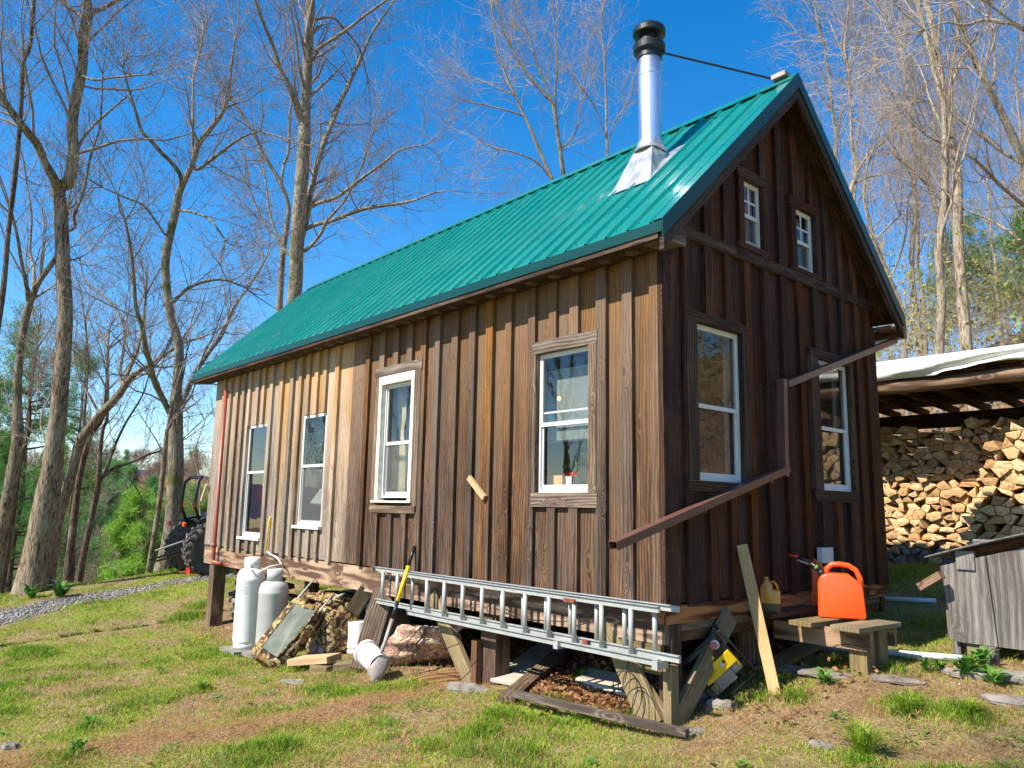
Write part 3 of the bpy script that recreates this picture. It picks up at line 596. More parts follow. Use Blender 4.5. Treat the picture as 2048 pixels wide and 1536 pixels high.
# windows
def window(P, o, split, casing=None, screen=None, deep=.05, sill=None, cmat='trim', grid=False, stool=False, drop=0., bare=False):
    u0, u1, z0, z1 = o; fw = .024
    def ring(mb, a, b, c, d, wd, d0, d1, wb=None, wt=None):
        wb = wd if wb is None else wb; wt = wd if wt is None else wt
        for (p, q, r, s) in ((a, a+wd, c, d), (b-wd, b, c, d), (a+wd, b-wd, c, c+wb), (a+wd, b-wd, d-wt, d)): slab(mb, P, p, q, r, s, s, d0, d1, rnd.random())
    mb = MB(); ring(mb, u0, u1, z0, z1, fw, -.052, -.004); w = mb.build('window', M['white'], house)
    zm = z0+(z1-z0)*split
    mb = MB(); ring(mb, u0+fw, u1-fw, zm, z1-fw, .018, -deep-.014, -deep, .036)
    if grid:
        um = (u0+u1)/2; zq = (zm+z1-fw)/2; slab(mb, P, um-.009, um+.009, zm, z1-fw, z1-fw, -deep-.011, -deep-.001, .3); slab(mb, P, u0+fw, u1-fw, zq-.009, zq+.009, zq+.009, -deep-.0115, -deep-.0005, .3)
    mb.build('sash', M['white'], w)
    mb = MB(); ring(mb, u0+fw, u1-fw, z0+fw, zm+.035-drop, .018, -deep-.030, -deep-.016, .045)
    mb.build('sash', M['white'], w)
    for (a, b, d) in ((zm+.035, z1-fw-.018, -deep-.008), (z0+fw+.04, zm+.01-drop, -deep-.024)):
        mb = MB(); Q = [P(u0+fw+.015, d, a), P(u1-fw-.015, d, a), P(u1-fw-.015, d, b), P(u0+fw+.015, d, b)]; o_n = np.cross(np.array(Q[1])-Q[0], np.array(Q[3])-Q[0])@(np.array(P(0, 1, 0))-np.array(P(0, 0, 0))); mb.add(Q, [(0, 1, 2, 3) if o_n > 0 else (3, 2, 1, 0)]); mb.build('pane', M['glass'], w)
    if screen:
        a, b = screen; mb = MB(); d = -deep-.012; mb.add([P(u0+fw, d, z0+(z1-z0)*a), P(u1-fw, d, z0+(z1-z0)*a), P(u1-fw, d, z0+(z1-z0)*b), P(u0+fw, d, z0+(z1-z0)*b)], [(0, 1, 2, 3)]); mb.build('screen', M['screen'], w)
    if casing:
        a, b, c, d = casing; mb = MB()
        for (p, q, r, s, g) in ((a, u0-.001, z0, z1, 0), (u1+.001, b, z0, z1, 0), (a-.01, b+.01, z1+.001, d, 1), (a-.01, b+.01, c, z0-.001, 1)):
            if q-p > .01 and s-r > .01:
                sd = rnd.random(); uu = [p, q, q, p]*2; dd = [.005, .005, .048, .048]*2; zz = [r]*4+[s]*4
                mb.hexa([P(*t) for t in zip(uu, dd, zz)], [((z, d_, u_) if g else (u_, d_, z)) for u_, d_, z in [(u_+sd*37, d_+sd*11, z+sd*91) for u_, d_, z in zip(uu, dd, zz)]], sd)
        mb.build('casing', M[cmat], w)
    if stool:
        mb = MB(); slab(mb, P, u0-.05, u1+.04, z0-.04, z0-.002, z0-.002, -.01, .06, .4); mb.build('sill', M['whitepaint'], w)
    return w
w1 = window(FR, W1, .56, deep=.008, screen=None, stool=True); w1['label'] = 'window with its lower sash raised a little, a red planter inside'
w2 = window(FR, W2, .52, deep=.008, stool=True, screen=(.03, .50)); w2['label'] = 'narrow window with a potted plant behind the upper pane'
w3 = window(FR, (W3[0]+.06, W3[1]-.06, W3[2]+.03, W3[3]-.10), .46, screen=(.02, .5), deep=.02); w3['label'] = 'window in a cream painted wooden frame with a tan curtain'
mb = MB()
for lo, hi in (((-4.13, -.02, .76), (-4.072, .053, 2.2)), ((-3.448, -.02, .76), (-3.39, .053, 2.2)), ((-4.072, -.02, 2.105), (-3.448, .053, 2.2))): mb.box((lo[0], -hi[1], lo[2]), (hi[0], .05, hi[2]), 2)
mb.build('outer_frame', M['whitepaint'], w3)
mb = MB(); mb.box((-4.18, -.075, .735), (-3.36, .04, .757), 0); mb.build('sill', M['whitepaint'], w3)
mb = MB(); mb.box((-4.235, -.049, 2.202), (-3.26, -.005, 2.315), 0); mb.box((-4.225, -.049, .76), (-4.132, -.005, 2.2)); mb.box((-3.388, -.049, .70), (-3.28, -.005, 2.2)); mb.box((-4.235, -.052, .62), (-3.30, -.005, .70), 0); mb.build('casing', M['trim'], w3)
w4 = window(FR, W4, .47, C4, deep=.008, drop=-.10); mb = MB(); mb.add([(-1.70, .165, 1.30), (-.74, .165, 1.30), (-.74, .165, 1.98), (-1.70, .165, 1.98)], [(0, 1, 2, 3)]); mb.build('inner_blind', M['blind'], w4); w4['label'] = 'large window with seedling pots on its inner ledge'
w5 = window(GB, W5, .46, C5, cmat='trim_dark', deep=.008); w6 = window(GB, W6, .46, C6, cmat='trim_dark', deep=.008)
w7 = window(GB, W7, .45, C7, cmat='gable', grid=True, deep=.008, screen=(.03, .45)); w8 = window(GB, W8, .45, C8, cmat='gable', grid=True, deep=.008, screen=(.03, .45))
# interior shell
mb = MB(); mb.box((-9.5, .17, -.045), (-.14, 3.5, -.01), 0); mb.box((-9.5, .17, 2.62), (-.14, 3.5, 2.70), 0)
mb.build('inner_floor', M['darkwood'], house)
mb = MB(); mb.box((-9.5, 3.5, 0), (-.14, 3.53, 2.6)); mb.box((-5.0, .2, 0), (-4.9, 3.5, 2.6)); mb.box((-9.52, .2, 0), (-9.48, 3.5, 2.6))
ops = [(o[0]-.42, o[1], o[2], o[3]) for o in (W1, W2, W3, W4)]
xs = sorted([-9.5, -.14]+[v for o in ops for v in o[:2]])
for a, b in zip(xs[:-1], xs[1:]):
    o = [q for q in ops if q[0] <= (a+b)/2 <= q[1]]
    if o: mb.box((a, .13, 0), (b, .16, o[0][2])); mb.box((a, .13, o[0][3]), (b, .16, 2.6))
    else: mb.box((a, .13, 0), (b, .16, 2.6))
ops = [W5, W6]; ys = sorted([.17, 3.5]+[v for o in ops for v in o[:2]])
for a, b in zip(ys[:-1], ys[1:]):
    o = [q for q in ops if q[0] <= (a+b)/2 <= q[1]]
    if o: mb.box((-.16, a, 0), (-.13, b, o[0][2])); mb.box((-.16, a, o[0][3]), (-.13, b, 2.6))
    else: mb.box((-.16, a, 0), (-.13, b, 2.6))
mb.build('inner_wall', M['inwall'], house)
mb = MB(); mb.box((-1.0, 1.0, 3.0), (-.9, 2.9, 3.7)); mb.build('loft_partition', M['dark'], house)
# downspout, red pipe, yellow gas pipe
pa, pb, pc, pd = (.11, W_+.34, 2.64), (.11, 1.66, 1.86), (.11, 1.58, 1.07), (.11, -.70, .455)
mb = MB(); mb.beam(pa, pb, .06, .075, (1, 0, 0)); mb.beam((.11, 1.60, 1.90), (.11, 1.57, 1.02), .06, .075, (1, 0, 0))
def hollow(mb, a, b, w_, h_, t):
    X, Y, Z = frame(np.array(b)-np.array(a)); a = np.array(a); b = np.array(b)
    for (oy, oz, ww, hh) in ((0, h_/2, w_, t), (0, -h_/2, w_, t), (w_/2, 0, t, h_), (-w_/2, 0, t, h_)): mb.beam(a+Y*oy+Z*oz, b+Y*oy+Z*oz, ww, hh)
hollow(mb, (.11, 1.62, 1.09), pd, .075, .06, .004)
mb.beam((.11, W_+.34, 2.62), (.11, W_+.34, 2.68), .07, .07, (1, 0, 0))
ds = mb.build('downspout', M['brown'], house, bevel=.006); ds['label'] = 'brown zigzag downspout across the dark gable wall'
mb = MB()
for f in (.12, .55): q = np.array(pc)+(np.array(pd)-np.array(pc))*f; mb.beam(q-(0, .012, -.012*-.27), q+(0, .012, -.012*.27), .083, .07)
mb.build('downspout_joint', M['brown'], ds)
mb = MB(); x = -8.93; mb.tube([(x, -.08, 2.54), (x, -.08, -.20), (x+.03, -.08, -.245), (x+.3, -.055, -.25)], .033, 12); mb.tube([(x+.35, .0, -.25), (x+.5, .08, -.30), (x+.62, .15, -.45), (x+.62, .15, -1.25)], .03, 10)
mb.lathe((x, -.08, .0), [(.042, 0), (.042, .05)], 12); mb.build('waste_pipe', M['redpipe'], house, True)
mb = MB(); mb.tube([(-6.93, .0, .52), (-6.93, -.06, .50), (-6.935, -.07, .44), (-6.95, -.07, .02)], .013, 8); yg = mb.build('gas_pipe', M['yellow'], house, True)
mb = MB(); mb.tube([(x, -.035, 2.50), (x+.1, -.035, 2.50)], .006, 6); mb.build('pipe_strap', M['steel'], house)
mb = MB(); mb.beam((-2.33, -.07, .99), (-2.08, -.07, .79), .055, .03, (0, 1, 0)); mb.build('door_latch_stick', M['fresh'], house)
mb = MB(); mb.beam((-9.56, -.05, 1.0), (-9.75, -.05, .72), .05, .03, (0, 1, 0)); mb.build('wall_cleat', M['fresh'], house)
# outlet box with wires on the gable
b1 = U(1635, 1095, 0, .04); b2 = U(1658, 1125, 0, .04)
mb = MB(); mb.box((.03, b1[1], b2[2]), (.09, b2[1], b1[2]), 0); ob = mb.build('junction_box', M['pvc'], house, bevel=.006)
mb = MB(); mb.tube([(.05, b1[1]+.03, b1[2]), (.045, b1[1]+.06, b1[2]+.15), (.045, b1[1]+.04, .93)], .003, 5); mb.tube([(.05, b1[1]+.03, b1[2]), (.07, b1[1]+.0, b1[2]+.07), (.06, b1[1]+.10, b1[2]+.1)], .004, 5); mb.build('wire', M['black'], ob)
# things inside, seen through the panes
def pot(name, c, r, h, mat, label, cat='plant pot', leaves=0, lh=.15, lmat='leaf'):
    t = thing(name, label, cat, c); mb = MB(); mb.lathe(c, [(r*.75, 0), (r, h), (r*1.06, h), (r*1.06, h*.9)], 20); mb.build('pot', mat, t)
    if leaves:
        V = []; F = []
        for i in range(leaves):
            a = rnd.uniform(0, 6.28); q = rnd.uniform(0, 1); p = np.array(c)+(0, 0, h)+np.array([math.cos(a)*r*q*1.5, math.sin(a)*r*q*1.5, lh*rnd.uniform(.2, 1)])
            s = rnd.uniform(.03, .055); X, Y, Z = frame((rnd.uniform(-1, 1), rnd.uniform(-1, 1), rnd.uniform(-.3, .6))); n = len(V)
            V += [p, p+X*s+Y*s*.4, p+X*s*1.8, p+X*s-Y*s*.4]; F.append((n, n+1, n+2, n+3))
            V += [np.array(c)+(0, 0, h), p, p+Y*.004, np.array(c)+(0.004, 0, h)]; F.append((n+4, n+5, n+6, n+7))
        put('foliage', V, F, M[lmat], t, dict(rnd=np.random.rand(len(V))))
    return t
mb = MB(); mb.box((-1.75, .17, .86), (-.78, .40, .90), 0); mb.build('window_ledge', M['post'], house)
t = thing('cardboard_box', 'small cardboard box on the ledge inside the large window', 'box', (-1.4, .2, .90)); mb = MB(); mb.box((-1.50, .14, .90), (-1.24, .28, 1.0)); mb.build('box_body', M['card'], t)
mb = MB(); mb.box((-1.24, .18, .90), (-1.16, .30, .99)); mb.build('label_panel', M['white'], t)
for i, (x, l) in enumerate(((-1.52, 'red seedling pot at the left end of the cardboard box'), (-1.40, 'red seedling pot between the two others on the ledge'), (-1.27, 'red seedling pot next to the black plant pot'))):
    pot('seedling_pot', (x, .35, .90), .062, .13, M['red'], l, 'seedling pot', 12, .09)['group'] = 'red seedling pots inside the large window'
pot('plant_pot', (-1.02, .25, .90), .085, .17, M['black'], 'black plastic nursery pot with a spindly plant inside the large window', 'plant pot', 26, .28, 'herb')
t = thing('potted_plant', 'leafy green houseplant behind the upper pane of the narrow window', 'plant', (-6.3, .3, .95)); 
V = []; F = []
for i in range(380):
    a = rnd.uniform(0, 6.28); q = rnd.uniform(.0, .3); p = np.array([-6.28+math.cos(a)*q*.8, .27+math.sin(a)*q*.3, 1.12+abs(rnd.gauss(0, .3))]); s = rnd.uniform(.02, .045); X, Y, Z = frame((rnd.uniform(-1, 1), rnd.uniform(-1, 1), rnd.uniform(-.8, .6))); n = len(V)
    V += [p, p+X*s+Y*s*.5, p+X*s*1.8, p+X*s-Y*s*.5]; F.append((n, n+1, n+2, n+3))
put('foliage', V, F, M['herb'], t, dict(rnd=np.random.rand(len(V))))
mb = MB(); mb.lathe((-6.3, .3, .92), [(.07, 0), (.1, .2)], 16); mb.build('pot', M['plast'], t)
t = thing('planter_stand', 'red planter on thin red legs inside the leftmost window', 'planter', (-8.15, .3, -.01)); mb = MB(); mb.box((-8.34, .22, .72), (-7.98, .44, .98)); mb.build('planter_box', M['red'], t)
for (x, y) in ((-8.32, .24), (-8.0, .24), (-8.32, .42), (-8.0, .42)): mb = MB(); mb.beam((x, y, .72), (x-.03, y, -.01), .02, .02); mb.build('leg', M['red'], t)
V = []; F = []
for i in range(60):
    x = rnd.uniform(-8.32, -8.0); y = rnd.uniform(.24, .42); h = rnd.uniform(.12, .3); dx = rnd.uniform(-.12, .12); n = len(V); V += [(x, y, .98), (x+.012, y, .98), (x+dx+.004, y, .98+h)]; F.append((n, n+1, n+2))
put('leaves', V, F, M['leaf'], t)
t = thing('work_lamp', 'pale green metal lamp shade behind the lower pane of the narrow window', 'lamp', (-6.2, .35, .6)); mb = MB(); mb.lathe((-6.12, .34, .70), [(.19, 0), (.20, .02), (.10, .17), (.07, .22), (.0, .24)], 4, (.1, 0, 1)); mb.build('shade', plain('pale_green_enamel', (.42, .50, .42), .4), t)
mb = MB(); mb.tube([(-6.12, .34, .93), (-6.12, .34, 1.0)], .01, 6); mb.build('handle', M['steel'], t)
V = []; F = []; n = 14                        # curtain
t = thing('curtain', 'tied tan curtain hanging inside the cream framed window', 'curtain', (-4.02, .2, .8))
for j in range(20):
    z = .85+j*.068; k = 1-.55*math.exp(-((z-1.55)/.12)**2)
    for i in range(n): s = i/(n-1)-.5; V.append((-4.0+s*.22*k+.02*math.sin(z*2), .20+.025*math.sin(i*1.9)*k, z))
F = [(j*n+i, j*n+i+1, (j+1)*n+i+1, (j+1)*n+i) for j in range(19) for i in range(n-1)]
put('fabric', V, F, M['cloth'], t, smooth=True)
lp = U(1118, 797, 1, 2.2); t = thing('ceiling_lamp', 'small glowing yellow lamp seen through the large window', 'lamp', lp); mb = MB(); mb.lathe(lp, [(0, -.028), (.028, -.02), (.033, 0), (.028, .02), (0, .028)], 12, (1, .6, 0)); mb.build('bulb', M['lamp'], t, True)
mb = MB(); mb.tube([(lp[0], lp[1], lp[2]+.03), (lp[0], lp[1], 2.62)], .006, 6); mb.build('cord', M['black'], t)
# ================================================================ things by the long wall
def single(mb, name, mat, label, cat, group=None, **k):
    o = mb.build(name, mat, None, **k); return tag(o, label, cat, group)
def tank(name, c, r, h, mat, label, hose=False):
    z = gz1(c[0], c[1])+.05; c = (c[0], c[1], z); t = thing(name, label, 'gas tank', c)
    hb = h-.15; mb = MB(); mb.lathe(c, [(r*.90, .07), (r*.97, .085), (r, .12), (r, hb-.16), (r*1.012, hb-.155), (r*1.012, hb-.13), (r, hb-.125), (r*.97, hb-.08), (r*.86, hb-.03), (r*.6, hb+.0), (r*.2, hb+.015), (0, hb+.015)], 48); mb.build('tank_body', mat, t, True)
    mb = MB(); mb.lathe(c, [(r*.93, 0), (r*.93, .10)], 40); mb.build('foot_ring', mat, t, True)
    mb = MB(); n = 30; V = []; F = []
    for i in range(n):                        # collar with a gap for the valve
        a = R_(-35-62)+R_(300)*i/(n-1)
        for rr in (r*.52, r*.555):
            for zz in (hb-.005, h): V.append((c[0]+math.cos(a)*rr, c[1]+math.sin(a)*rr, z+zz))
    for i in range(n-1): a = i*4; b = a+4; F += [(a, b, b+1, a+1), (a+2, a+3, b+3, b+2), (a+1, b+1, b+3, a+3), (a, a+2, b+2, b)]
    F += [(0, 1, 3, 2), ((n-1)*4, (n-1)*4+2, (n-1)*4+3, (n-1)*4+1)]; mb.add(V, F); mb.build('collar', mat, t, True)
    mb = MB(); mb.lathe((c[0], c[1], z+hb), [(.02, 0), (.022, .05), (.012, .055), (.012, .075)], 12); mb.tube([(c[0], c[1], z+hb+.035), (c[0]+.04, c[1]-.05, z+hb+.035)], .012, 8); v = mb.build('valve', M['steel'], t, True)
    mb = MB(); mb.lathe((c[0], c[1], z+hb+.075), [(.03, 0), (.034, .01), (.03, .022), (0, .024)], 14); mb.build('hand_wheel', M['steel'], v)
    # printed marks: faint grey blocks
    mb = MB(); A = -.92
    for k in range(5):
        for q in range(3):
            a = A+k*.075; rr = r*1.003
            mb.add([(c[0]+math.cos(a)*rr, c[1]+math.sin(a)*rr, z+hb-.25-q*.035), (c[0]+math.cos(a+.055)*rr, c[1]+math.sin(a+.055)*rr, z+hb-.25-q*.035), (c[0]+math.cos(a+.055)*rr, c[1]+math.sin(a+.055)*rr, z+hb-.235-q*.035), (c[0]+math.cos(a)*rr, c[1]+math.sin(a)*rr, z+hb-.235-q*.035)], [(0, 1, 2, 3)])
    mb.build('stamped_marking', M['tankg'], t)
    mb = MB(); mb.beam((c[0]-.02, c[1]-.26, z-.025), (c[0]-.02, c[1]+.26, z-.025), .5, .05); sb = single(mb, 'paving_slab', M['rock'], 'flat grey slab under the %s' % ('white gas tank' if hose else 'grey gas tank'), 'slab')
    return c, hb
c1, h1 = tank('gas_tank', (-6.72, -.36), .185, 1.19, M['tankw'], 'tall bright white propane tank with a hose on its valve', True)
c2, h2 = tank('gas_tank', (-5.98, -.36), .185, 1.03, M['tankg'], 'dull grey propane tank standing just right of the white one')
mb = MB(); s = np.array(c1)+(.04, -.05, h1+.035); e = np.array([-6.95, -.06, .03])
mb.tube([s, s+(.12, -.05, -.02), s+(.30, .02, -.05), s+(.42, .10, .02), (c1[0]+.36, -.10, -.11), (-6.6, -.07, -.03), (-6.85, -.06, .0), e], .011, 8); mb.tube([s, s+(.07, -.03, 0)], .024, 8)
single(mb, 'gas_hose', M['tankw'], 'white rubber gas hose from the white tank up to the yellow pipe', 'hose', smooth=True)
# ladder, two sections
lad = thing('extension_ladder', 'silver aluminium extension ladder hung sideways along the sill beam', 'ladder', (-1.9, -.15, -.42))
def sect(x0, x1, y, zt, zb, nr, x_first, step):
    for z in (zt, zb): mb = MB(); mb.beam((x0, y, z), (x1, y, z), .022, .050 if z == zb else .042); mb.beam((x0, y-.012, z+.022), (x1, y-.012, z+.022), .030, .005); mb.build('rail', M['alu'], lad)
    for i in range(nr):
        x = x_first+i*step; mb = MB(); mb.tube([(x, y, zb+.02), (x, y, zt-.02)], .019, 12, rr=None); mb.build('rung', M['alu'], lad, True)
sect(-3.95, .20, -.09, .0, -.345, 14, -3.80, .2905)
sect(-3.22, .06, -.14, -.014, -.385, 10, -2.883, .297)
for x in (-1.0, .02): mb = MB(); mb.box((x, -.185, -.43), (x+.05, -.06, -.37)); mb.build('rung_lock', M['alu'], lad)
mb = MB(); mb.box((-.9, -.17, -.05), (-.78, -.06, -.02)); mb.build('hook', M['rust'], lad); mb = MB(); mb.box((-.72, -.14, -.37), (-.66, -.08, -.33)); mb.build('hook', M['rust'], lad)
# shovel
tip = G(745, 1368); a = U(829, 1092, 1, -.05); 
def lerp(a, b, t): return np.array(a)+(np.array(b)-np.array(a))*t
sv = thing('shovel', 'round point shovel with a yellow and black handle leaning on the cabin', 'shovel', tip)
col = lerp(tip, a, .27); j = lerp(tip, a, .45); k1 = lerp(tip, a, .58); k2 = lerp(tip, a, .86)
mb = MB(); mb.tube([j, k1], .019, 12); mb.build('grip', M['black'], sv, True); mb = MB(); mb.tube([lerp(tip, a, .845), a], .019, 12); mb.build('grip', M['black'], sv, True)
mb = MB(); mb.tube([k1, lerp(tip, a, .845)], .0205, 12); mb.build('handle', M['yellow'], sv, True)
mb = MB(); mb.tube([lerp(tip, a, .18)+(.0, -.01, 0), lerp(tip, a, .25)+(-.01, -.0, .0), col+(0, .0, 0), j], [.008, .021, .021, .020], 12); mb.build('socket', M['steel'], sv, True)
ax = nrm(a-tip); side = nrm(np.cross(ax, CF)); nf = np.cross(side, ax); V = []; n = 9; m = 10
for jj in range(m):
    t = jj/(m-1); wd = .115*math.sin(min(1, t*1.9)*math.pi/2)**.7 if t < .95 else .112
    for i in range(n): s = i/(n-1)*2-1; V.append(tip+ax*t*.25+side*s*wd*.8-nf*(.03*(1-s*s))-nf*.015*math.sin(t*3))
F = [(jj*n+i, jj*n+i+1, (jj+1)*n+i+1, (jj+1)*n+i) for jj in range(m-1) for i in range(n-1)]
o = put('blade', V, F, M['steel'], sv, smooth=True); q = o.modifiers.new('s', 'SOLIDIFY'); q.thickness = .003
# camouflage sled
def cloth_box(name, P0, P1, side, wd, th, mat, parent, lump=.015, seed=0):
    X = nrm(P1-P0); Y = nrm(side-X*(side@X)); Z = np.cross(X, Y); L = np.linalg.norm(P1-P0); V = []; Gc = []; F = []
    nx, ny = 18, 12; per = []
    for k in range(ny*2+8):
        t = k/(ny*2+8)*2*math.pi; c, s = math.cos(t), math.sin(t); k_ = (abs(c)**5+abs(s)**5)**(-.2); per.append((c*k_*wd/2, s*k_*th/2))
    m = len(per)
    for i in range(nx+1):
        u = i/nx; e = (1-abs(u*2-1)**9)**.5*.25+.75
        for (y, z) in per:
            nz = (vnoise(u*7+seed, y*14+z*9+seed, seed)-.5)*lump*2
            V.append(P0+X*L*u+Y*y*(e+nz*2)+Z*z*(e+nz*3)+Z*nz); Gc.append((y, z, u*L))
    for i in range(nx):
        for k in range(m): F.append((i*m+k, (i+1)*m+k, (i+1)*m+(k+1) % m, i*m+(k+1) % m))
    F += [tuple(range(m)), tuple(nx*m+k for k in range(m))[::-1]]
    return put(name, V, F, mat, parent, dict(g=np.array(Gc), rnd=np.full(len(V), .4)), True), (X, Y, Z)
P0 = G(528, 1338)+np.array([0, 0, .05]); P1 = U(622, 1212, 1, -.22)
sl = thing('camouflage_sled', 'long camouflage covered sled with a grey green floor leaning at an angle by the tanks', 'sled', P0)
sd = U(560, 1290, 1, -.5); sd = CR*1.0+CF*.18
_, (X, Y, Z) = cloth_box('side_cover', P0, P1, CR+CF*.25-CU*.1, .44, .22, M['camo'], sl, .02, 3)
if Z@CF > 0: Z = -Z
zo = Z*.118; mb = MB()
pts = [P0+X*.10-Y*.13+zo, P0+X*.10+Y*.10+zo, P0+X*.55+Y*.12+zo, P1-X*.05+Y*.12+zo, P1-X*.12-Y*.02+zo, P1-X*.12-Y*.15+zo]
for k_ in range(1, 6): pts[k_] = pts[k_]+Z*.008*math.sin(k_*2.1)
mb.prism(pts, Z*.012, X); mb.build('floor_panel', M['canvas'], sl, bevel=.006)
mb = MB()
for a_, b_ in ((0, 5), (1, 2), (2, 3)): mb.tube([pts[a_]+Z*.006, pts[b_]+Z*.006], .012, 7)
mb.build('hem', M['camo'], sl, True)
for yy in (-.17, .14): mb = MB(); a0 = P1-X*.25+Y*yy+zo*.6; mb.tube([a0, a0+X*.42, a0+X*.46+CF*.1, a0+X*.40+CF*.35], .012, 8); mb.build('frame_tube', M['alu'], sl, True)
mb = MB(); a0 = P1+X*.19+Y*.14; mb.tube([a0, U(690, 1186, 1, .1)], .011, 8); mb.build('frame_tube', M['alu'], sl, True)
# camouflage bags behind
def blob(name, c, rad, mat, label, cat, seed, lump=.25, group=None, rings=22, flat=True, sq=3.2):
    V = []; Gc = []; n = 34; m = rings
    for jv in range(m+1):
        ph = math.pi*jv/m-math.pi/2
        for i in range(n):
            t = 2*math.pi*i/n; d = np.array([math.cos(ph)*math.cos(t), math.cos(ph)*math.sin(t), math.sin(ph)])
            k = (abs(d[0])**sq+abs(d[1])**sq+abs(d[2])**sq)**(-1/sq); k *= 1+lump*(fbm(d[0]*2.2+seed*3.1+d[2]*1.7, d[1]*2.2+d[2]*2.3, 4, seed)-.5)
            p = d*k*np.array(rad); V.append(np.array(c)+p); Gc.append(p+seed)
    F = [(jv*n+i, jv*n+(i+1) % n, (jv+1)*n+(i+1) % n, (jv+1)*n+i) for jv in range(m) for i in range(n)]
    V = np.array(V); gzv = np.array([gz1(v[0], v[1]) for v in V]); V[:, 2] = np.maximum(V[:, 2], gzv-.01)
    o = put(name, V, F, mat, None, dict(g=np.array(Gc), rnd=np.full(len(V), .5)), True); return tag(o, label, cat, group)
q = U(665, 1262, 1, .12); blob('camouflage_bag', q, (.32, .26, .36), M['camo'], 'bulky dark camouflage bag stuffed under the cabin behind the sled', 'bag', 4, .5, sq=4)
q = U(668, 1196, 1, .18); blob('camouflage_bag', q, (.40, .24, .07), M['camo'], 'flat folded camouflage cover lying on top of the bulky bag', 'cover', 8, .7)
q = U(648, 1300, 1, -.02); blob('camouflage_bag', q, (.20, .16, .10), M['camopink'], 'small faded pinkish bundle at the foot of the bulky camouflage bag', 'bundle', 9, .4)
# pinkish tarp bundle with strap
pb_ = [G(758, 1338), G(935, 1322)]; pt = [U(800, 1250, 1, .05), U(925, 1252, 1, .0)]
V = []; Gc = []; nx, nz = 40, 26
for jv in range(nz+1):
    v = jv/nz
    for i in range(nx+1):
        u = i/nx; bott = lerp(pb_[0], pb_[1], u); topp = lerp(pt[0], pt[1], u)
        p = lerp(bott, topp, min(v*1.25, 1)); 
        if v > .8: p = p+np.array([0, (v-.8)*2.2, -.05*math.sin((v-.8)*8)])
        nzv = (fbm(u*5, v*5, 4, 5)-.5); p = p+np.array([-.0, -.07*math.sin(min(v*1.25, 1)*math.pi)**.7, 0])+np.array([0, nzv*.06, nzv*.05])+np.array([0, .02*math.sin(v*22+u*3), 0])
        p[2] = max(p[2], gz1(p[0], p[1])-.01); V.append(p); Gc.append((u*1.05, 0, v*.8))
F = [(jv*(nx+1)+i, jv*(nx+1)+i+1, (jv+1)*(nx+1)+i+1, (jv+1)*(nx+1)+i) for jv in range(nz) for i in range(nx)]
V = np.array(V); Vc = V.copy()
t = thing('covered_bundle', 'bundle under a pinkish tan reed pattern cover with a black strap', 'bundle', pb_[0])
o = put('cover', V, F, M['camopink'], t, dict(g=np.array(Gc), rnd=np.full(len(V), .5)), True); q = o.modifiers.new('s', 'SOLIDIFY'); q.thickness = .012
S = []; 
for jv in range(nz+1): i = int(19+(jv-8)*.25); S.append(Vc[jv*(nx+1)+i]+np.array([0, -.03, .01]))
V = []; F = []
for p in S: V += [p-np.array([.018, 0, 0]), p+np.array([.018, 0, 0])]
F = [(2*i, 2*i+1, 2*i+3, 2*i+2) for i in range(len(S)-1)]; put('strap', V, F, M['black'], t)
for s0, s1 in (((775, 1345), (840, 1255)), ((790, 1330), (925, 1285))):
    mb = MB(); A = U(*s0, 1, -.36); B = U(*s1, 1, -.2); mb.tube([A, lerp(A, B, .5)+(0, -.05, -.02), B], .004, 5); mb.build('cord', M['black'], t)
# lumber pieces leaning and lying
def plank(a, b, wd, th, mat, label, name='plank', cat='plank', up=None, group=None, taper=1.):
    mb = MB(); mb.beam(a, b, wd, th, CF*-1 if up is None else up, taper=taper); return single(mb, name, M[mat], label, cat, group, bevel=.003)
a = U(722, 1322, 1, -.34); a[2] = gz1(a[0], a[1])+.03; plank(a, U(768, 1180, 1, -.0), .23, .045, 'trim', 'wide brown plank leaning against the sill beam left of the ladder', up=None)
plank(U(706, 1222, 1, .05), U(735, 1176, 1, .03), .17, .05, 'lumber', 'short greenish plank end wedged under the sill beam', up=None)
a = G(590, 1318)+(0, 0, .10); b = a+np.array([.42, .34, .06]); 
mb = MB(); A = U(590, 1318, 1, -.62); B = U(660, 1300, 1, -.42); A[2] = gz1(A[0], A[1])+.09; B = B; mb.beam(A, A+np.array([.45, .25, .07]), .30, .07, (0, 0, 1)); single(mb, 'timber_block', M['fresh'], 'pale thick board resting on a small block before the camouflage bag', 'board', bevel=.004)
mb = MB(); A2 = A+np.array([.62, .18, -.02]); mb.beam(A2, A2+np.array([.30, .32, .06]), .20, .14, (0, 0, 1)); single(mb, 'timber_block', M['lumber'], 'squat greenish timber offcut right of the pale thick board', 'offcut', bevel=.004)
g0 = G(625, 1345); mb = MB(); mb.beam(g0+(0, 0, .03), g0+(.2, .1, .03), .12, .09); single(mb, 'timber_block', M['lumber'], 'little block under the pale thick board', 'block', bevel=.003)
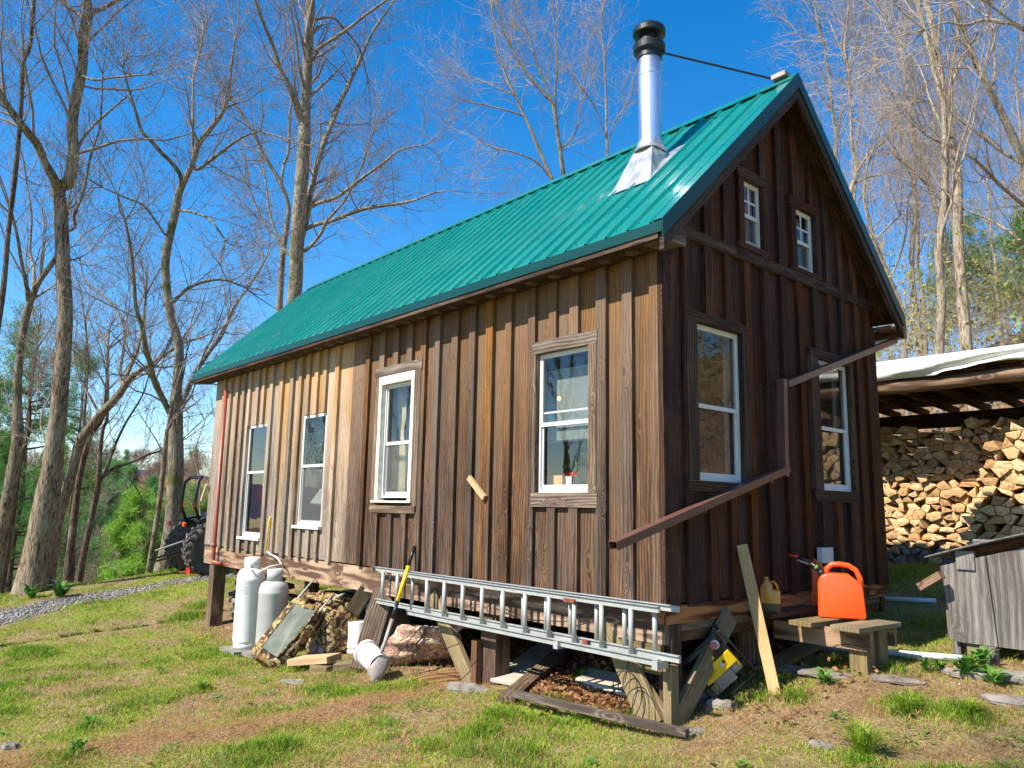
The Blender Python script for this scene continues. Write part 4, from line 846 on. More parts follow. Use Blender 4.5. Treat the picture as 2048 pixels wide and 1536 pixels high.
# buckets
def bucket(c, axis, label, r=.145, h=.36):
    t = thing('bucket', label, 'bucket', c); mb = MB(); A = nrm(axis)
    mb.lathe(c, [(0, 0), (r*.55, .001), (r*.56, .006), (r*.86, .006), (r*.87, -.006), (r*.89, -.006), (r*.90, .01), (r*.93, h*.5), (r, h*.78), (r*1.06, h*.78), (r*1.06, h*.82), (r, h*.83), (r*1.0, h*.9), (r*1.05, h*.9), (r*1.05, h), (r*.97, h), (r*.85, .03), (0, .03)], 40, A); mb.build('bucket_body', M['plast'], t, True)
    mb = MB(); mb.lathe(np.array(c)-A*.002, [(.030, 0), (.034, -.003), (.038, 0)], 20, A); mb.lathe(np.array(c)-A*.002, [(.014, 0), (.017, -.003), (.02, 0)], 16, A); mb.build('moulded_ring', M['tankg'], t)
    X, Y, Z = frame(A); mb = MB(); pts = [np.array(c)+A*h*.8+Y*math.cos(k)*r*1.1+Z*math.sin(k)*r*1.1+A*.0 for k in np.linspace(-.2, 3.3, 14)]; mb.tube(pts, .003, 5); mb.build('bail_handle', M['steel'], t)
g1_ = U(760, 1304, 1, -.46); g1_[2] = gz1(g1_[0], g1_[1])+.155; bucket(g1_, -(-CF*.75+CR*.55+np.array([0, 0, -.12])), 'white bucket lying on its side with its base toward the shovel blade', .125, .33)
g2_ = U(716, 1284, 1, .25); g2_[2] = gz1(g2_[0], g2_[1])+.36; bucket(g2_, (.05, .05, -1), 'white bucket standing upside down behind the wide brown plank')
# teal tub and round bin under the floor
q = U(790, 1255, 1, .45); q[2] = gz1(q[0], q[1]); t = thing('storage_tub', 'dark teal plastic tub in the shadow under the cabin', 'tub', q); mb = MB(); mb.lathe(q, [(.30, 0), (.34, .50), (.37, .52), (.37, .56), (.3, .56)], 28); mb.build('tub_body', M['teal'], t, True)
mb = MB(); mb.lathe(q+(0, 0, .56), [(.37, 0), (.36, .03), (0, .05)], 28); mb.build('lid', M['teal'], t, True)
q = U(812, 1232, 1, .95); q[2] = gz1(q[0], q[1]); t = thing('round_bin', 'pale grey round bin standing behind the teal tub', 'bin', q); mb = MB(); mb.lathe(q, [(.24, 0), (.27, .5), (.29, .5), (.29, .54), (.1, .56), (0, .56)], 28); mb.build('bin_body', M['tankg'], t, True)
# slab path, boards and coil in front of the near corner
def slabstone(cs, th, label, name='stone_slab', mat='rock', cat='slab'):
    P = [G(*c)+np.array([0, 0, .02]) for c in cs]; mb = MB(); mb.prism(P, (0, 0, th)); o = single(mb, name, M[mat], label, cat, bevel=.012); return o
M['concrete'] = plain('pale_slate', (.42, .38, .30), .9, vary=.15, sc=6, bump=.4)
slabstone(((978, 1372), (1035, 1384), (1150, 1300), (1085, 1292)), .05, 'long pale flat slab running back under the ladder', mat='concrete')
slabstone(((1150, 1378), (1250, 1408), (1290, 1378), (1180, 1352)), .06, 'short pale flat slab beside the near corner post', mat='concrete')
a = G(1012, 1414)+(0, 0, .05); b = G(1118, 1325)+(0, 0, .08); plank(a, b, .15, .045, 'trim', 'brown board lying on the ground from the slab toward the lawn', up=(0, 0, 1))
a = G(1028, 1416)+(0, 0, .10); b = G(1375, 1484)+(0, 0, .05); plank(a, b, .05, .055, 'trim', 'long thin weathered board lying across the grass before the corner', up=(0, 0, 1))
cc = G(1240, 1415); t = thing('cable_coil', 'loose black cable coil hanging near the corner brace', 'cable', cc); 
for k in range(3):
    mb = MB(); c0 = U(1250+k*6, 1385+k*7, 1, -.12-k*.03); pts = [c0+np.array([math.cos(s)*.11, .03*math.sin(2*s+k), math.sin(s)*(.16+k*.02)]) for s in np.linspace(0, 6.28, 20)]; mb.tube(pts, .004, 5, False); mb.build('loop', M['black'], t, True)
mb = MB(); mb.tube([U(1250, 1365, 1, -.1), U(1262, 1290, 1, -.05), U(1235, 1215, 1, -.05), U(1130, 1243, 1, -.05), U(1060, 1240, 1, -.05), U(980, 1205, 1, -.05)], .004, 5, False); mb.build('cable', M['black'], t, True)
# stacked stone pier at the far end
t = thing('stone_pier', 'dry stacked flat stones under the far end of the cabin', 'stone pier', (-8.6, .9, -1.2)); 
for i in range(46):
    L_i = i//4; z = gz1(-8.6, .9)-.02+L_i*.085; x = -9.2+(i % 4)*.42+rnd.uniform(-.1, .1)+(.15 if L_i % 2 else 0); y = .55+rnd.uniform(-.08, .1); P = []
    for k in range(7): a = k/7*6.28; P.append((x+math.cos(a)*rnd.uniform(.2, .27), y+math.sin(a)*rnd.uniform(.14, .2), z))
    if z > -.36: continue
    mb = MB(); mb.prism(P, (0, 0, .075)); mb.build('stone', M['rock'], t, bevel=.015)
# ================================================================ gable side
a = U(1551, 1393, 0, .44); a[2] = gz1(a[0], a[1]); a = G(1551, 1393); b = U(1484, 1090, 0, .07); plank(a, b, .088, .038, 'fresh', 'fresh sawn yellow board leaning against the dark gable wall', up=(.45, -1, .3))
# steps / bench
st = thing('wooden_step', 'low bench like step of green tinged planks against the gable wall', 'step', (.6, 1.6, -.55))
zt_ = -.16
def gpost(x0, y0, x1, y1, zt, mat, nm, par): mb = MB(); mb.box((x0, y0, gz1((x0+x1)/2, (y0+y1)/2)-.1), (x1, y1, zt)); return mb.build(nm, M[mat], par)
for y in (1.40, 1.84): mb = MB(); mb.box((.06, y, zt_-.04-.15), (.88, y+.04, zt_-.041), 0); mb.build('stringer', M['beam'], st)
gpost(.69, 1.44, .83, 1.58, zt_-.05, 'lumber', 'leg', st); gpost(.69, 1.66, .83, 1.82, zt_-.05, 'lumber', 'leg', st)
for (x0, x1, y0, y1) in ((.30, .50, 1.22, 1.98), (.63, .87, 1.26, 1.92)):
    mb = MB(); mb.beam(((x0+x1)/2-.0, y0, zt_-.02), ((x0+x1)/2+.04, y1, zt_-.02), x1-x0, .038); mb.build('tread', M['lumber'], st, bevel=.004)
mb = MB(); mb.box((.035, 1.05, -.15), (.24, 1.95, -.11), 1); mb.build('tread', M['darkwood'], st)
mb = MB(); mb.lathe((-.25, 1.55, gz1(-.25, 1.55)-.05), [(.17, 0), (.15, .1), (.145, .45)], 18); single(mb, 'log_stump', M['logbark'], 'short upright log standing in the dark behind the step', 'stump')
plank(G(1530, 1352)+(0, 0, .03), G(1672, 1285)+(0, 0, .10), .20, .04, 'lumber', 'plank lying on the ground slanting back under the step', up=(0, 0, 1))
# gas cans
def gascan(base, yaw, label, spout=True):
    t = thing('gas_can', label, 'gas can', base, 'orange gas cans on the step'); X = np.array([math.cos(yaw), math.sin(yaw), 0]); Y = np.array([-math.sin(yaw), math.cos(yaw), 0]); Z = np.array([0, 0, 1.]); B = np.array(base); dp = .20
    prof = [(-.185, .02), (-.17, 0), (.17, 0), (.188, .02), (.172, .24), (.165, .28), (.06, .365), (-.105, .365), (-.155, .34), (-.178, .28)]
    mb = MB(); mb.prism([B+X*x+Z*z-Y*dp/2 for x, z in prof], Y*dp); mb.build('can_body', M['orange'], t, bevel=.022, smooth=True)
    mb = MB(); hp = [(-.105, .34), (-.10, .40), (-.06, .435), (.0, .44), (.07, .43), (.125, .395), (.155, .33), (.165, .26)]; mb.tube([B+X*x+Z*z for x, z in hp], .023, 12); mb.build('handle', M['orange'], t, True)
    mb = MB(); k = -1; s0 = B+X*-.13+Z*.365; mb.lathe(s0-Z*.03-X*-.0, [(.033, 0), (.033, .05), (.026, .055)], 16, (-.5*X+Z*.9)); mb.build('cap', M['black'], t, True)
    if spout:
        s1 = s0+X*-.10+Z*.075; s2 = s1+X*-.09+Z*.05; s3 = s2+X*-.085+Z*.012
        mb = MB(); mb.tube([s0, s1], .021, 10); mb.tube([s1, s2], .014, 10); sp = mb.build('spout', M['black'], t, True); mb = MB(); mb.tube([s2, s3], .011, 8); mb.build('spout_tip', M['red'], sp, True)
        mb = MB(); mb.tube([s1+Z*-.01, s2+Z*-.03+X*-.02], .008, 8); mb.build('spout_hook', M['alu'], sp, True)
        mb = MB(); mb.lathe(lerp(s0, s1, .5), [(.0225, 0), (.0225, .018)], 12, s1-s0); mb.build('green_collar', M['leaf'], sp)
    else:
        mb = MB(); mb.box(B+X*.0+np.array([-.03, -.13, .1]), B+np.array([.0, -.12, .14])); 
    return t
cb = U(1684, 1237, 2, zt_+.001); gascan((cb[0]-.03, cb[1]+.06, zt_), R_(28), 'front orange gas can with a black spout pointing left on the step')
cb2 = U(1650, 1217, 2, zt_+.001); gascan((cb2[0]-.16, cb2[1]-.03, zt_), R_(28), 'orange gas can half hidden behind the other on the step', False)
# oil jug
jb = np.array([.16, 1.20, -.109]); t = thing('oil_jug', 'amber plastic jug, half full of dark oil, on the back board of the step', 'jug', jb)
X = nrm((1, .5, 0)); Y = np.cross((0, 0, 1), X); Z = np.array([0, 0, 1.])
mb = MB(); prof = [(-.075, .01), (-.065, 0), (.068, 0), (.078, .01), (.078, .17), (.02, .178), (.018, .215), (-.01, .255), (-.028, .258), (-.045, .25), (-.078, .19)]
mb.prism([jb+X*x+Z*z-Y*.055 for x, z in prof], Y*.11); mb.build('jug_body', M['oil'], t, bevel=.012, smooth=True)
mb = MB(); mb.tube([jb+X*.0+Z*.235, jb+X*.03+Z*.245, jb+X*.055+Z*.21, jb+X*.058+Z*.16], .010, 8); mb.build('handle', M['oil'], t, True)
mb = MB(); mb.lathe(jb-X*.03+Z*.25, [(.019, 0), (.019, .03), (0, .03)], 14); mb.build('neck', M['oil'], t, True)
mb = MB(); mb.prism([jb+X*x+Z*z-Y*.0565 for x, z in ((-.076, .012), (-.065, .002), (.068, .002), (.0785, .012), (.0785, .075), (-.078, .075))], Y*.113); mb.build('dark_oil', plain('dark_oil', (.07, .045, .02), .3), t, bevel=.012)
# generator on the slope under the gable
Rg = nrm(CR*50+CU*46); Ug = nrm(np.cross(Rg, CF)*-1); 
if Ug[2] < 0: Ug = -Ug
yaw_ = .35; Ng = -CF; gc = D(1437, 1336, 5.95)
gen = thing('generator', 'small yellow and black portable generator tipped on the slope under the cabin', 'generator', gc-np.array([0, 0, .25]))
def gp(x, y, z): return gc+Rg*x+Ug*y+Ng*z
def gbox(x0, x1, y0, y1, z0, z1, mat, name, par=None, bevel=.004):
    mb = MB(); mb.hexa([gp(x0, y0, z0), gp(x1, y0, z0), gp(x1, y1, z0), gp(x0, y1, z0), gp(x0, y0, z1), gp(x1, y0, z1), gp(x1, y1, z1), gp(x0, y1, z1)]); return mb.build(name, M[mat], par or gen, bevel=bevel)
gbox(-.15, .15, -.055, .055, -.012, .0, 'yellow', 'control_panel'); pn = gbox(-.165, .165, -.06, .12, -.05, -.013, 'black', 'panel_housing')
gbox(-.15, .03, .075, .10, -.012, .0, 'yellow', 'upper_label'); gbox(-.17, .17, .10, .2, -.30, -.03, 'black', 'fuel_tank', bevel=.03)
mb = MB(); mb.lathe(gp(.10, .15, -.02), [(.035, 0), (.035, .02), (0, .021)], 20, Ng); mb.build('fuel_cap', M['white'], gen); mb = MB(); mb.lathe(gp(.09, .153, .001), [(.030, 0), (.030, .003), (0, .003)], 20, Ng); mb.build('cap_sticker', plain('faded_red_sticker', (.35, .12, .12), .6), gen)
gbox(-.11, .06, -.17, -.065, -.20, -.03, 'steel', 'engine'); mb = MB(); mb.lathe(gp(.05, -.11, -.10), [(.055, 0), (.055, .09), (.04, .10), (0, .10)], 20, Rg); mb.build('alternator', M['alu'], gen, True)
for i in range(5): mb = MB(); mb.lathe(gp(-.02+i*.014, -.12, -.08), [(.06, 0), (.06, .004), (0, .004)], 16, Rg); mb.build('cooling_fin', M['alu'], gen)
mb = MB(); mb.lathe(gp(.13, -.08, -.06), [(.045, 0), (.045, .02), (0, .02)], 20, Rg); mb.build('recoil_cover', M['yellow'], gen)
gbox(-.15, -.09, -.16, -.075, -.022, -.012, 'lumber', 'warning_label')
for z in (.0, -.32):
    mb = MB(); P = [(-.18, -.22), (.18, -.22), (.20, -.2), (.20, .2), (.18, .22), (-.18, .22), (-.20, .2), (-.20, -.2), (-.18, -.22)]; mb.tube([gp(x, y, z) for x, y in P], .011, 8); mb.build('frame_tube', M['black'], gen, True)
for x, y in ((-.2, -.2), (.2, -.2), (.2, .2), (-.2, .2)): mb = MB(); mb.tube([gp(x, y, 0), gp(x, y, -.32)], .011, 8); mb.build('frame_tube', M['black'], gen, True)
gbox(.02, .05, -.02, .02, .0, .006, 'pvc', 'outlet'); mb = MB(); mb.lathe(gp(.065, .012, 0), [(.012, 0), (.012, .008), (0, .008)], 14, Ng); mb.build('knob', M['black'], gen)
def text3(s, size, x, y, z, mat, name, bold=0.):
    cu = bpy.data.curves.new(name, 'FONT'); cu.body = s; cu.size = size; cu.extrude = .0006; cu.offset = bold
    tmp = bpy.data.objects.new(name, cu); COL.objects.link(tmp); dg = bpy.context.evaluated_depsgraph_get(); me = bpy.data.meshes.new_from_object(tmp.evaluated_get(dg)); bpy.data.objects.remove(tmp)
    V = np.array([tuple(v.co) for v in me.vertices]); F = [tuple(p.vertices) for p in me.polygons]
    W = np.array([gp(x+v[0], y+v[1], z+v[2]) for v in V]); return put(name, W, F, M[mat], gen)
text3('1800', .026, -.115, -.012, .002, 'black', 'wattage_number', .0006); text3('RUNNING', .009, -.06, .002, .002, 'black', 'small_print'); text3('WATTS', .009, -.06, -.010, .002, 'black', 'small_print'); text3('1400 RATED', .010, -.105, -.030, .002, 'rust', 'small_print')
# white pipes
for (a, b, l) in (((1752, 1204), (1872, 1208), 'white plastic pipe on the ground between the cabin and the grey board bin'), ((1600, 1300), (1925, 1327), 'longer white plastic pipe passing behind the step toward the bin foot')):
    A = G(*a)+(0, 0, .035); B = G(*b)+(0, 0, .03); mb = MB(); mb.tube([A, lerp(A, B, .33), lerp(A, B, .66)+(0, 0, .0), B], .027, 12); single(mb, 'plastic_pipe', M['pvc'], l, 'pipe', 'white pipes on the ground', smooth=True)
# ---------------------------------------------------------------- grey board bin on the right
bn = thing('board_bin', 'silver grey wooden bin with wide boards and a thin warped lid', 'bin', (1.8, 2.6, -.45)); yb = 2.3
def bx(px, z): return px
edges = [(1.085, 1.16), (1.44, 1.48), (1.80, 1.82), (2.2, 2.2), (2.6, 2.6)]
def ztop(x): return .285+(x-1.085)*.29
zb_ = -.315
for i in range(4):
    (a0, a1), (b0, b1) = edges[i], edges[i+1]; q = rnd.random(); P = []; g = []; o_ = .0035
    for y in (yb, yb+.03):
        for (x, z) in ((a1+o_, zb_), (b1-o_, zb_), (b0-o_, ztop(b0)), (a0+o_, ztop(a0))): P.append((x, y+i*.003, z)); g.append((x*.55+q*37, y+q*11, z*.8+q*91))
    mb = MB(); mb.add(P, [(0, 1, 2, 3), (7, 6, 5, 4), (0, 4, 5, 1), (1, 5, 6, 2), (2, 6, 7, 3), (3, 7, 4, 0)], g, q); mb.build('front_board', M['greyboard'], bn, bevel=.003)
for (x0, x1, y0, y1, z1, m_) in ((1.13, 1.19, 2.34, 2.42, .12, 'greyboard'), (1.24, 1.34, 2.33, 2.43, -.3, 'lumber'), (1.36, 1.47, 2.25, 2.36, -.318, 'greyboard'), (2.3, 2.4, 2.36, 2.45, -.3, 'greyboard'), (1.06, 1.12, 2.95, 3.02, .30, 'greyboard'), (1.02, 1.075, 2.75, 2.82, .22, 'greyboard'), (2.5, 2.6, 2.95, 3.05, .4, 'greyboard')): gpost(x0, y0, x1, y1, z1, m_, 'leg', bn)
mb = MB(); mb.box((1.12, 3.0, -.3), (2.6, 3.03, .5), 0); mb.build('back_board', M['greyboard'], bn); mb = MB(); mb.hexa([(1.10, 2.34, -.3), (1.13, 2.34, -.3), (1.13, 3., -.3), (1.10, 3., -.3), (1.10, 2.34, .26), (1.13, 2.34, .27), (1.13, 3., .27), (1.10, 3., .26)]); mb.build('side_board', M['greyboard'], bn)
mb = MB(); mb.beam((1.25, 2.36, .37), (2.6, 2.36, .72), .04, .09); mb.build('top_rail', M['darkwood'], bn)
mb = MB(); mb.box((1.22, 2.28, .27), (1.36, 2.36, .42), 2); mb.build('post_stub', M['greyboard'], bn); mb = MB(); mb.box((1.12, 2.5, .20), (1.16, 2.56, .36), 2); mb.build('post_stub', M['greyboard'], bn)
V = []; F = []; nx = 20
for i in range(nx+1):
    u = i/nx; x = 1.0+u*1.8; z = .33+u*.52+.015*math.sin(u*6)*(1-u)
    for y in (2.21, 2.5, 3.15): V.append((x, y+.02*math.sin(u*9), z+(.02*math.sin(u*14) if y < 2.2 else .03)))
F = [(i*3+k, (i+1)*3+k, (i+1)*3+k+1, i*3+k+1) for i in range(nx) for k in range(2)]
o = put('lid', V, F, plain('worn_roofing_sheet', (.12, .11, .10), .8, vary=.5, sc=20), bn, smooth=True); q = o.modifiers.new('s', 'SOLIDIFY'); q.thickness = .014
mb = MB(); mb.beam((.97, 2.18, .11), (1.15, 2.16, .225), .075, .06); single(mb, 'split_log', M['logbark'], 'small split log stuck on the left corner of the grey board bin', 'log')
mb = MB(); a = G(1930, 1326)+(0, 0, .03); mb.tube([a, a+(.08, .0, .0), a+(.12, .03, .03)], .008, 6); single(mb, 'yellow_cord', M['yellow'], 'bit of yellow cord at the end of the longer white pipe', 'cord')
# ================================================================ woodshed
sh = thing('woodshed', 'open log woodshed with a white tarp hanging over its front edge', 'shed', (0, 7, .1))
sy = 5.5
mb = MB(); n_ = 13; mb.tube([(-3.4+i*.5, sy+.02*math.sin(i), 2.355+.012*math.sin(i*1.7)) for i in range(n_)], [.088+.006*math.sin(i*2.3) for i in range(n_)], 16); mb.build('front_log', M['logbark'], sh, True)
mb = MB(); mb.beam((-3.6, 8.1, 2.17), (2.6, 8.1, 2.17), .14, .22); mb.build('rear_beam', M['darkwood'], sh)
for i in range(14): x = -3.5+i*.45; mb = MB(); mb.beam((x, 5.42, 2.50), (x, 8.5, 2.34), .07, .10); mb.build('rafter', M['darkwood'], sh)
mb = MB()
for i in range(14): y = 5.40+i*.215; zz = 2.570-(y-5.4)*.044; mb.beam((-3.7, y+.1, zz), (2.65, y+.1, zz), .20, .02)
mb.build('roof_boards', M['darkwood'], sh)
for x in (-3.3, 2.4):
    gpost(x, 5.43, x+.15, 5.57, 2.27, 'logbark', 'post', sh); gpost(x, 8.0, x+.15, 8.15, 2.1, 'logbark', 'post', sh)
gpost(-.6, 8.0, -.45, 8.15, 2.1, 'logbark', 'post', sh)
V = []; ny = 10; xs = np.linspace(-3.75, 2.75, 90)
lowp = [(1743, 764), (1800, 756), (1868, 750), (1885, 742), (1925, 737), (1960, 728), (1995, 722), (2020, 718), (2048, 718)]
lx = [U(px, py, 1, 5.34)[0] for px, py in lowp]; lz = [U(px, py, 1, 5.34)[2] for px, py in lowp]
for x in xs:
    zb0 = np.interp(x, lx, lz); f = fbm(x*1.8, .5, 3, 7)-.5
    V.append((x, 8.6, 2.52)); V.append((x, 6.8, 2.57+f*.02)); V.append((x, 5.6, 2.66+f*.02)); V.append((x, 5.40, 2.685))
    for k in range(ny): v = (k+1)/ny; V.append((x, 5.36-.03*math.sin(v*3.1)+.055*(fbm(x*3+v, v*3, 3, 9)-.5)+(.03*math.sin(v*9+x*3)), 2.675-(2.675-zb0)*v))
m = 4+ny; F = [(i*m+k, (i+1)*m+k, (i+1)*m+k+1, i*m+k+1) for i in range(len(xs)-1) for k in range(m-1)]
o = put('tarp', V, F, M['tarp'], sh, smooth=True); q = o.modifiers.new('s', 'SOLIDIFY'); q.thickness = .004
# firewood: packed split pieces
def clip(poly, m, n):
    out = []; k = len(poly)
    for i in range(k):
        a, b = poly[i], poly[(i+1) % k]; da = (a-m)@n; db = (b-m)@n
        if da <= 0: out.append(a)
        if (da < 0) != (db < 0) and abs(da-db) > 1e-9: out.append(a+(b-a)*da/(da-db))
    return out
M['split'] = None
def mkw():
    N = NT('split_firewood'); r = N.attr('rnd', True); g = N.attr('g')
    rings = N.math('SINE', N.math('MULTIPLY', N.vor(N.scale(g, (1, 1, 0)), 1.2), 60.))
    base = N.ramp(r, [(0, (.40, .23, .10)), (.3, (.62, .41, .19)), (.75, (.78, .57, .31)), (1, (.55, .33, .14))])
    c = N.mix(N.mr(rings, -1, 1, 0, .4), base, (.28, .15, .06)); c = N.mix(N.mr(N.noise(N.scale(g, (9, 9, 9)), 1, 4), .5, .72), c, (.20, .12, .07))
    N.set(Base_Color=c, Roughness=.85, Specular_IOR_Level=.2); N.bump(N.noise(g, 30, 4), .5, .01); M['split'] = N.m
    N = NT('old_grey_firewood'); N.set(Base_Color=N.ramp(N.noise(N.attr('g'), 9, 4), [(.3, (.13, .11, .10)), (.7, (.30, .27, .24))]), Roughness=.9); M['splitold'] = N.m
mkw()
def stack(x0, x1, yf, zb, ztf, seed, cw=.175, ch=.115):
    r = np.random.default_rng(seed); pts = []
    nj = int((2.6)/ch); ni = int((x1-x0)/cw)
    for jj in range(-1, nj+1):
        for ii in range(-1, ni+2):
            pts.append((x0+(ii+.5*(jj % 2))*cw+r.normal(0, cw*.22), zb+(jj+.5)*ch+r.normal(0, ch*.20)))
    P = np.array(pts); out = []
    S = np.array([1, cw/ch])
    for i, c in enumerate(P):
        if not (x0 < c[0] < x1 and zb < c[1] < ztf(c[0])): continue
        poly = [np.array([c[0]+dx*.16, c[1]+dz*.12]) for dx, dz in ((-1, -1), (1, -1), (1, 1), (-1, 1))]
        dd = np.linalg.norm((P-c)*S, axis=1); 
        for k in np.argsort(dd)[1:14]:
            mid = (P[k]+c)/2; n = (P[k]-c)*S*S; poly = clip(poly, mid, n)
            if len(poly) < 3: break
        if len(poly) < 3: continue
        sk = r.uniform(.89, .98); poly = [c+(p-c)*sk for p in poly]; out.append((c, poly))
    res = []
    for c, poly in out:
        # soften one side into bark curve, cut a corner now and then
        for _ in range(2):
            if r.random() < .6 and len(poly) > 3: poly.pop(r.integers(len(poly)))
        y = yf+r.normal(0, .028)
        if c[1]-zb < .10: y += .0
        res.append((c, poly, y))
    return res
fronts = stack(.36, 2.3, 5.85, .05, lambda x: np.interp(x, [.36, .45, .8, 1.4, 3], [1.3, 1.62, 1.86, 2.05, 2.1]), 3, .160, .112)
fronts += [s for s in stack(.0, .36, 6.0, .05, lambda x: np.interp(x, [.0, .36], [.55, 1.35]), 13, .160, .112)]
rears = stack(-3.2, 2.3, 6.5, .06, lambda x: 1.92+.06*math.sin(x*3), 5, .148, .10)
def visible(c, y):
    d = np.array([c[0], y, c[1]])-CPOS; t = (0-CPOS[0])/d[0]; yy = CPOS[1]+t*d[1]
    zf = d@CF; px = 1024+FPX*(d@CR)/zf; return px > 1750 and px < 2065
allw = [(s, 0) for s in fronts]+[(s, 1) for s in rears]
vis = []; rest = []
for s, k in allw:
    hid = k == 1 and s[0][0] > .75
    (vis if (visible(s[0], s[2]) and not hid) else rest).append((s, k))
vis.sort(key=lambda a: a[0][2]); rest += vis[300:]; vis = vis[:300]
def piece(mb, s, r=None):
    c, poly, y = s; L = .40; V = [(p[0], y, p[1]) for p in poly]; q = rnd.random(); n = len(V); sh_ = (rnd.uniform(-.03, .03), rnd.uniform(-.02, .02))
    ctr = (c[0], y-.012, c[1]); V2 = [(p[0]+sh_[0], y+L, p[1]+sh_[1]) for p in poly]
    F = [(i, (i+1) % n, 2*n) for i in range(n)]+[((i+1) % n, i, n+i, n+(i+1) % n) for i in range(n)]
    A = V+V2+[ctr]; mb.add(A, F, [(a[0]*3+q*37, a[2]*3+q*11, a[1]+q*91) for a in A], rnd.random())
rowtxt = lambda z: ['bottom', 'lower', 'middle', 'upper', 'top'][min(4, max(0, int((z-.1)/.37)))]
for s, k in vis:
    mb = MB(); piece(mb, s); old = s[0][1] < .26 and rnd.random() < .7
    where = 'nearer' if k == 0 else 'rear'
    o = mb.build('firewood', M['splitold'] if old else M['split'], None)
    tag(o, 'split firewood piece in the %s rows of the %s woodpile' % (rowtxt(s[0][1]), where), 'firewood', 'split firewood in the %s rows of the %s woodpile' % (rowtxt(s[0][1]), where))
mb = MB()
for s, k in rest: piece(mb, s)
o = mb.build('firewood_pile', M['split'], None); tag(o, 'rest of the split firewood stacked under the woodshed roof', 'firewood', kind='stuff')
mb = MB(); mb.beam((-3.3, 6.62, gz1(-1, 6.6)+.03), (.2, 6.62, gz1(-1, 6.6)+.03), .1, .07); single(mb, 'pallet_rail', M['greyboard'], 'grey rail on the ground under the rear woodpile', 'rail')
# ================================================================ tractor
tr = D(423, 1102, 16.3); tz = gz1(tr[0], tr[1]); TX, TY, TZ = tr[0], tr[1], tz
tt = thing('tractor', 'compact orange red tractor with black roll bar and big lugged tyres behind the cabin', 'tractor', (TX, TY, TZ))
def wheel(x, y, r, wd, name='wheel'):
    mb = MB(); c = (x-wd/2, y, tz+r); mb.lathe(c, [(r*.58, 0), (r*.72, -.02), (r*.90, .0), (r*.95, .04), (r*.95, wd-.04), (r*.90, wd), (r*.72, wd+.02), (r*.58, wd)], 40, (1, 0, 0)); tire = mb.build('tyre', M['rubber'], tt, True)
    n = 22; mb = MB()
    for i in range(n):
        for s in (0, 1):
            a = 2*math.pi*(i+.5*s)/n; a2 = a+.22; x0 = x-wd/2-.01 if s == 0 else x+wd/2+.01; x1 = x
            p = np.array([x0, y+math.cos(a)*r*.965, tz+r+math.sin(a)*r*.965]); q = np.array([x1, y+math.cos(a2)*r*.965, tz+r+math.sin(a2)*r*.965]); mb.beam(p, q, .05, .07, (0, math.cos(a), math.sin(a)))
    mb.build('lugs', M['rubber'], tire)['kind'] = 'stuff'
    mb = MB(); mb.lathe((x-wd*.3, y, tz+r), [(0, .1), (r*.2, .1), (r*.25, .02), (r*.5, .05), (r*.60, 0), (r*.60, wd*.6), (0, wd*.5)], 28, (1, 0, 0)); mb.build('rim', M['red'], tire, True)
wheel(TX, TY, .56, .32); wheel(TX-1.15, TY, .56, .32); wheel(TX, TY+1.6, .33, .2); wheel(TX-1.05, TY+1.6, .33, .2)
mb = MB(); mb.box((TX-.8, TY-.1, tz+.45), (TX-.35, TY+1.0, tz+.8)); mb.build('chassis', M['black'], tt, bevel=.02)
mb = MB(); mb.box((TX-.85, TY+.9, tz+.65), (TX-.3, TY+2.0, tz+1.2)); mb.build('hood', M['red'], tt, bevel=.08)
for s in (0, 1):
    x = TX-.1 if s == 0 else TX-1.05; mb = MB(); P = [(x-.17, TY+math.cos(a)*.66, tz+.56+math.sin(a)*.66) for a in np.linspace(.5, 2.1, 12)]; P += [(p[0], TY+(p[1]-TY)*.93, tz+.56+(p[2]-tz-.56)*.93) for p in P[::-1]]; mb.prism(P, (.34, 0, 0)); mb.build('fender', M['black'], tt)
    mb = MB(); mb.lathe((x, TY-.55, tz+1.05), [(.0, 0), (.05, .0), (.05, .05), (0, .06)], 12, (0, -1, 0)); mb.build('tail_light', M['orange'], tt)
xa_, xb_ = TX-.15, TX-1.0
mb = MB(); mb.tube([(xa_, TY-.2, tz+1.0), (xa_, TY-.38, tz+1.45), (xa_, TY-.34, tz+1.95), (xa_-.06, TY-.25, tz+2.05), (xb_+.06, TY-.25, tz+2.05), (xb_, TY-.34, tz+1.95), (xb_, TY-.38, tz+1.45), (xb_, TY-.2, tz+1.0)], .038, 10); mb.build('roll_bar', M['black'], tt, True)
for x in (xa_, xb_): mb = MB(); mb.tube([(x, TY-.37, tz+1.42), (x, TY-.365, tz+1.52)], .042, 10); mb.build('roll_bar_band', M['red'], tt)
mb = MB(); mb.box((TX-.8, TY+.05, tz+.85), (TX-.35, TY+.45, tz+.95)); mb.box((TX-.8, TY+.0, tz+.95), (TX-.35, TY+.08, tz+1.3)); mb.build('seat', M['black'], tt, bevel=.03)
for x in (TX-.35, TX-.8): mb = MB(); mb.tube([(x, TY-.2, tz+.5), (x, TY-1.0, tz+.3)], .022, 8); mb.build('lift_arm', M['black'], tt)
mb = MB(); mb.tube([(TX-.6, TY-.2, tz+.75), (TX-.6, TY-.95, tz+.5)], .018, 8); mb.build('top_link', M['alu'], tt)
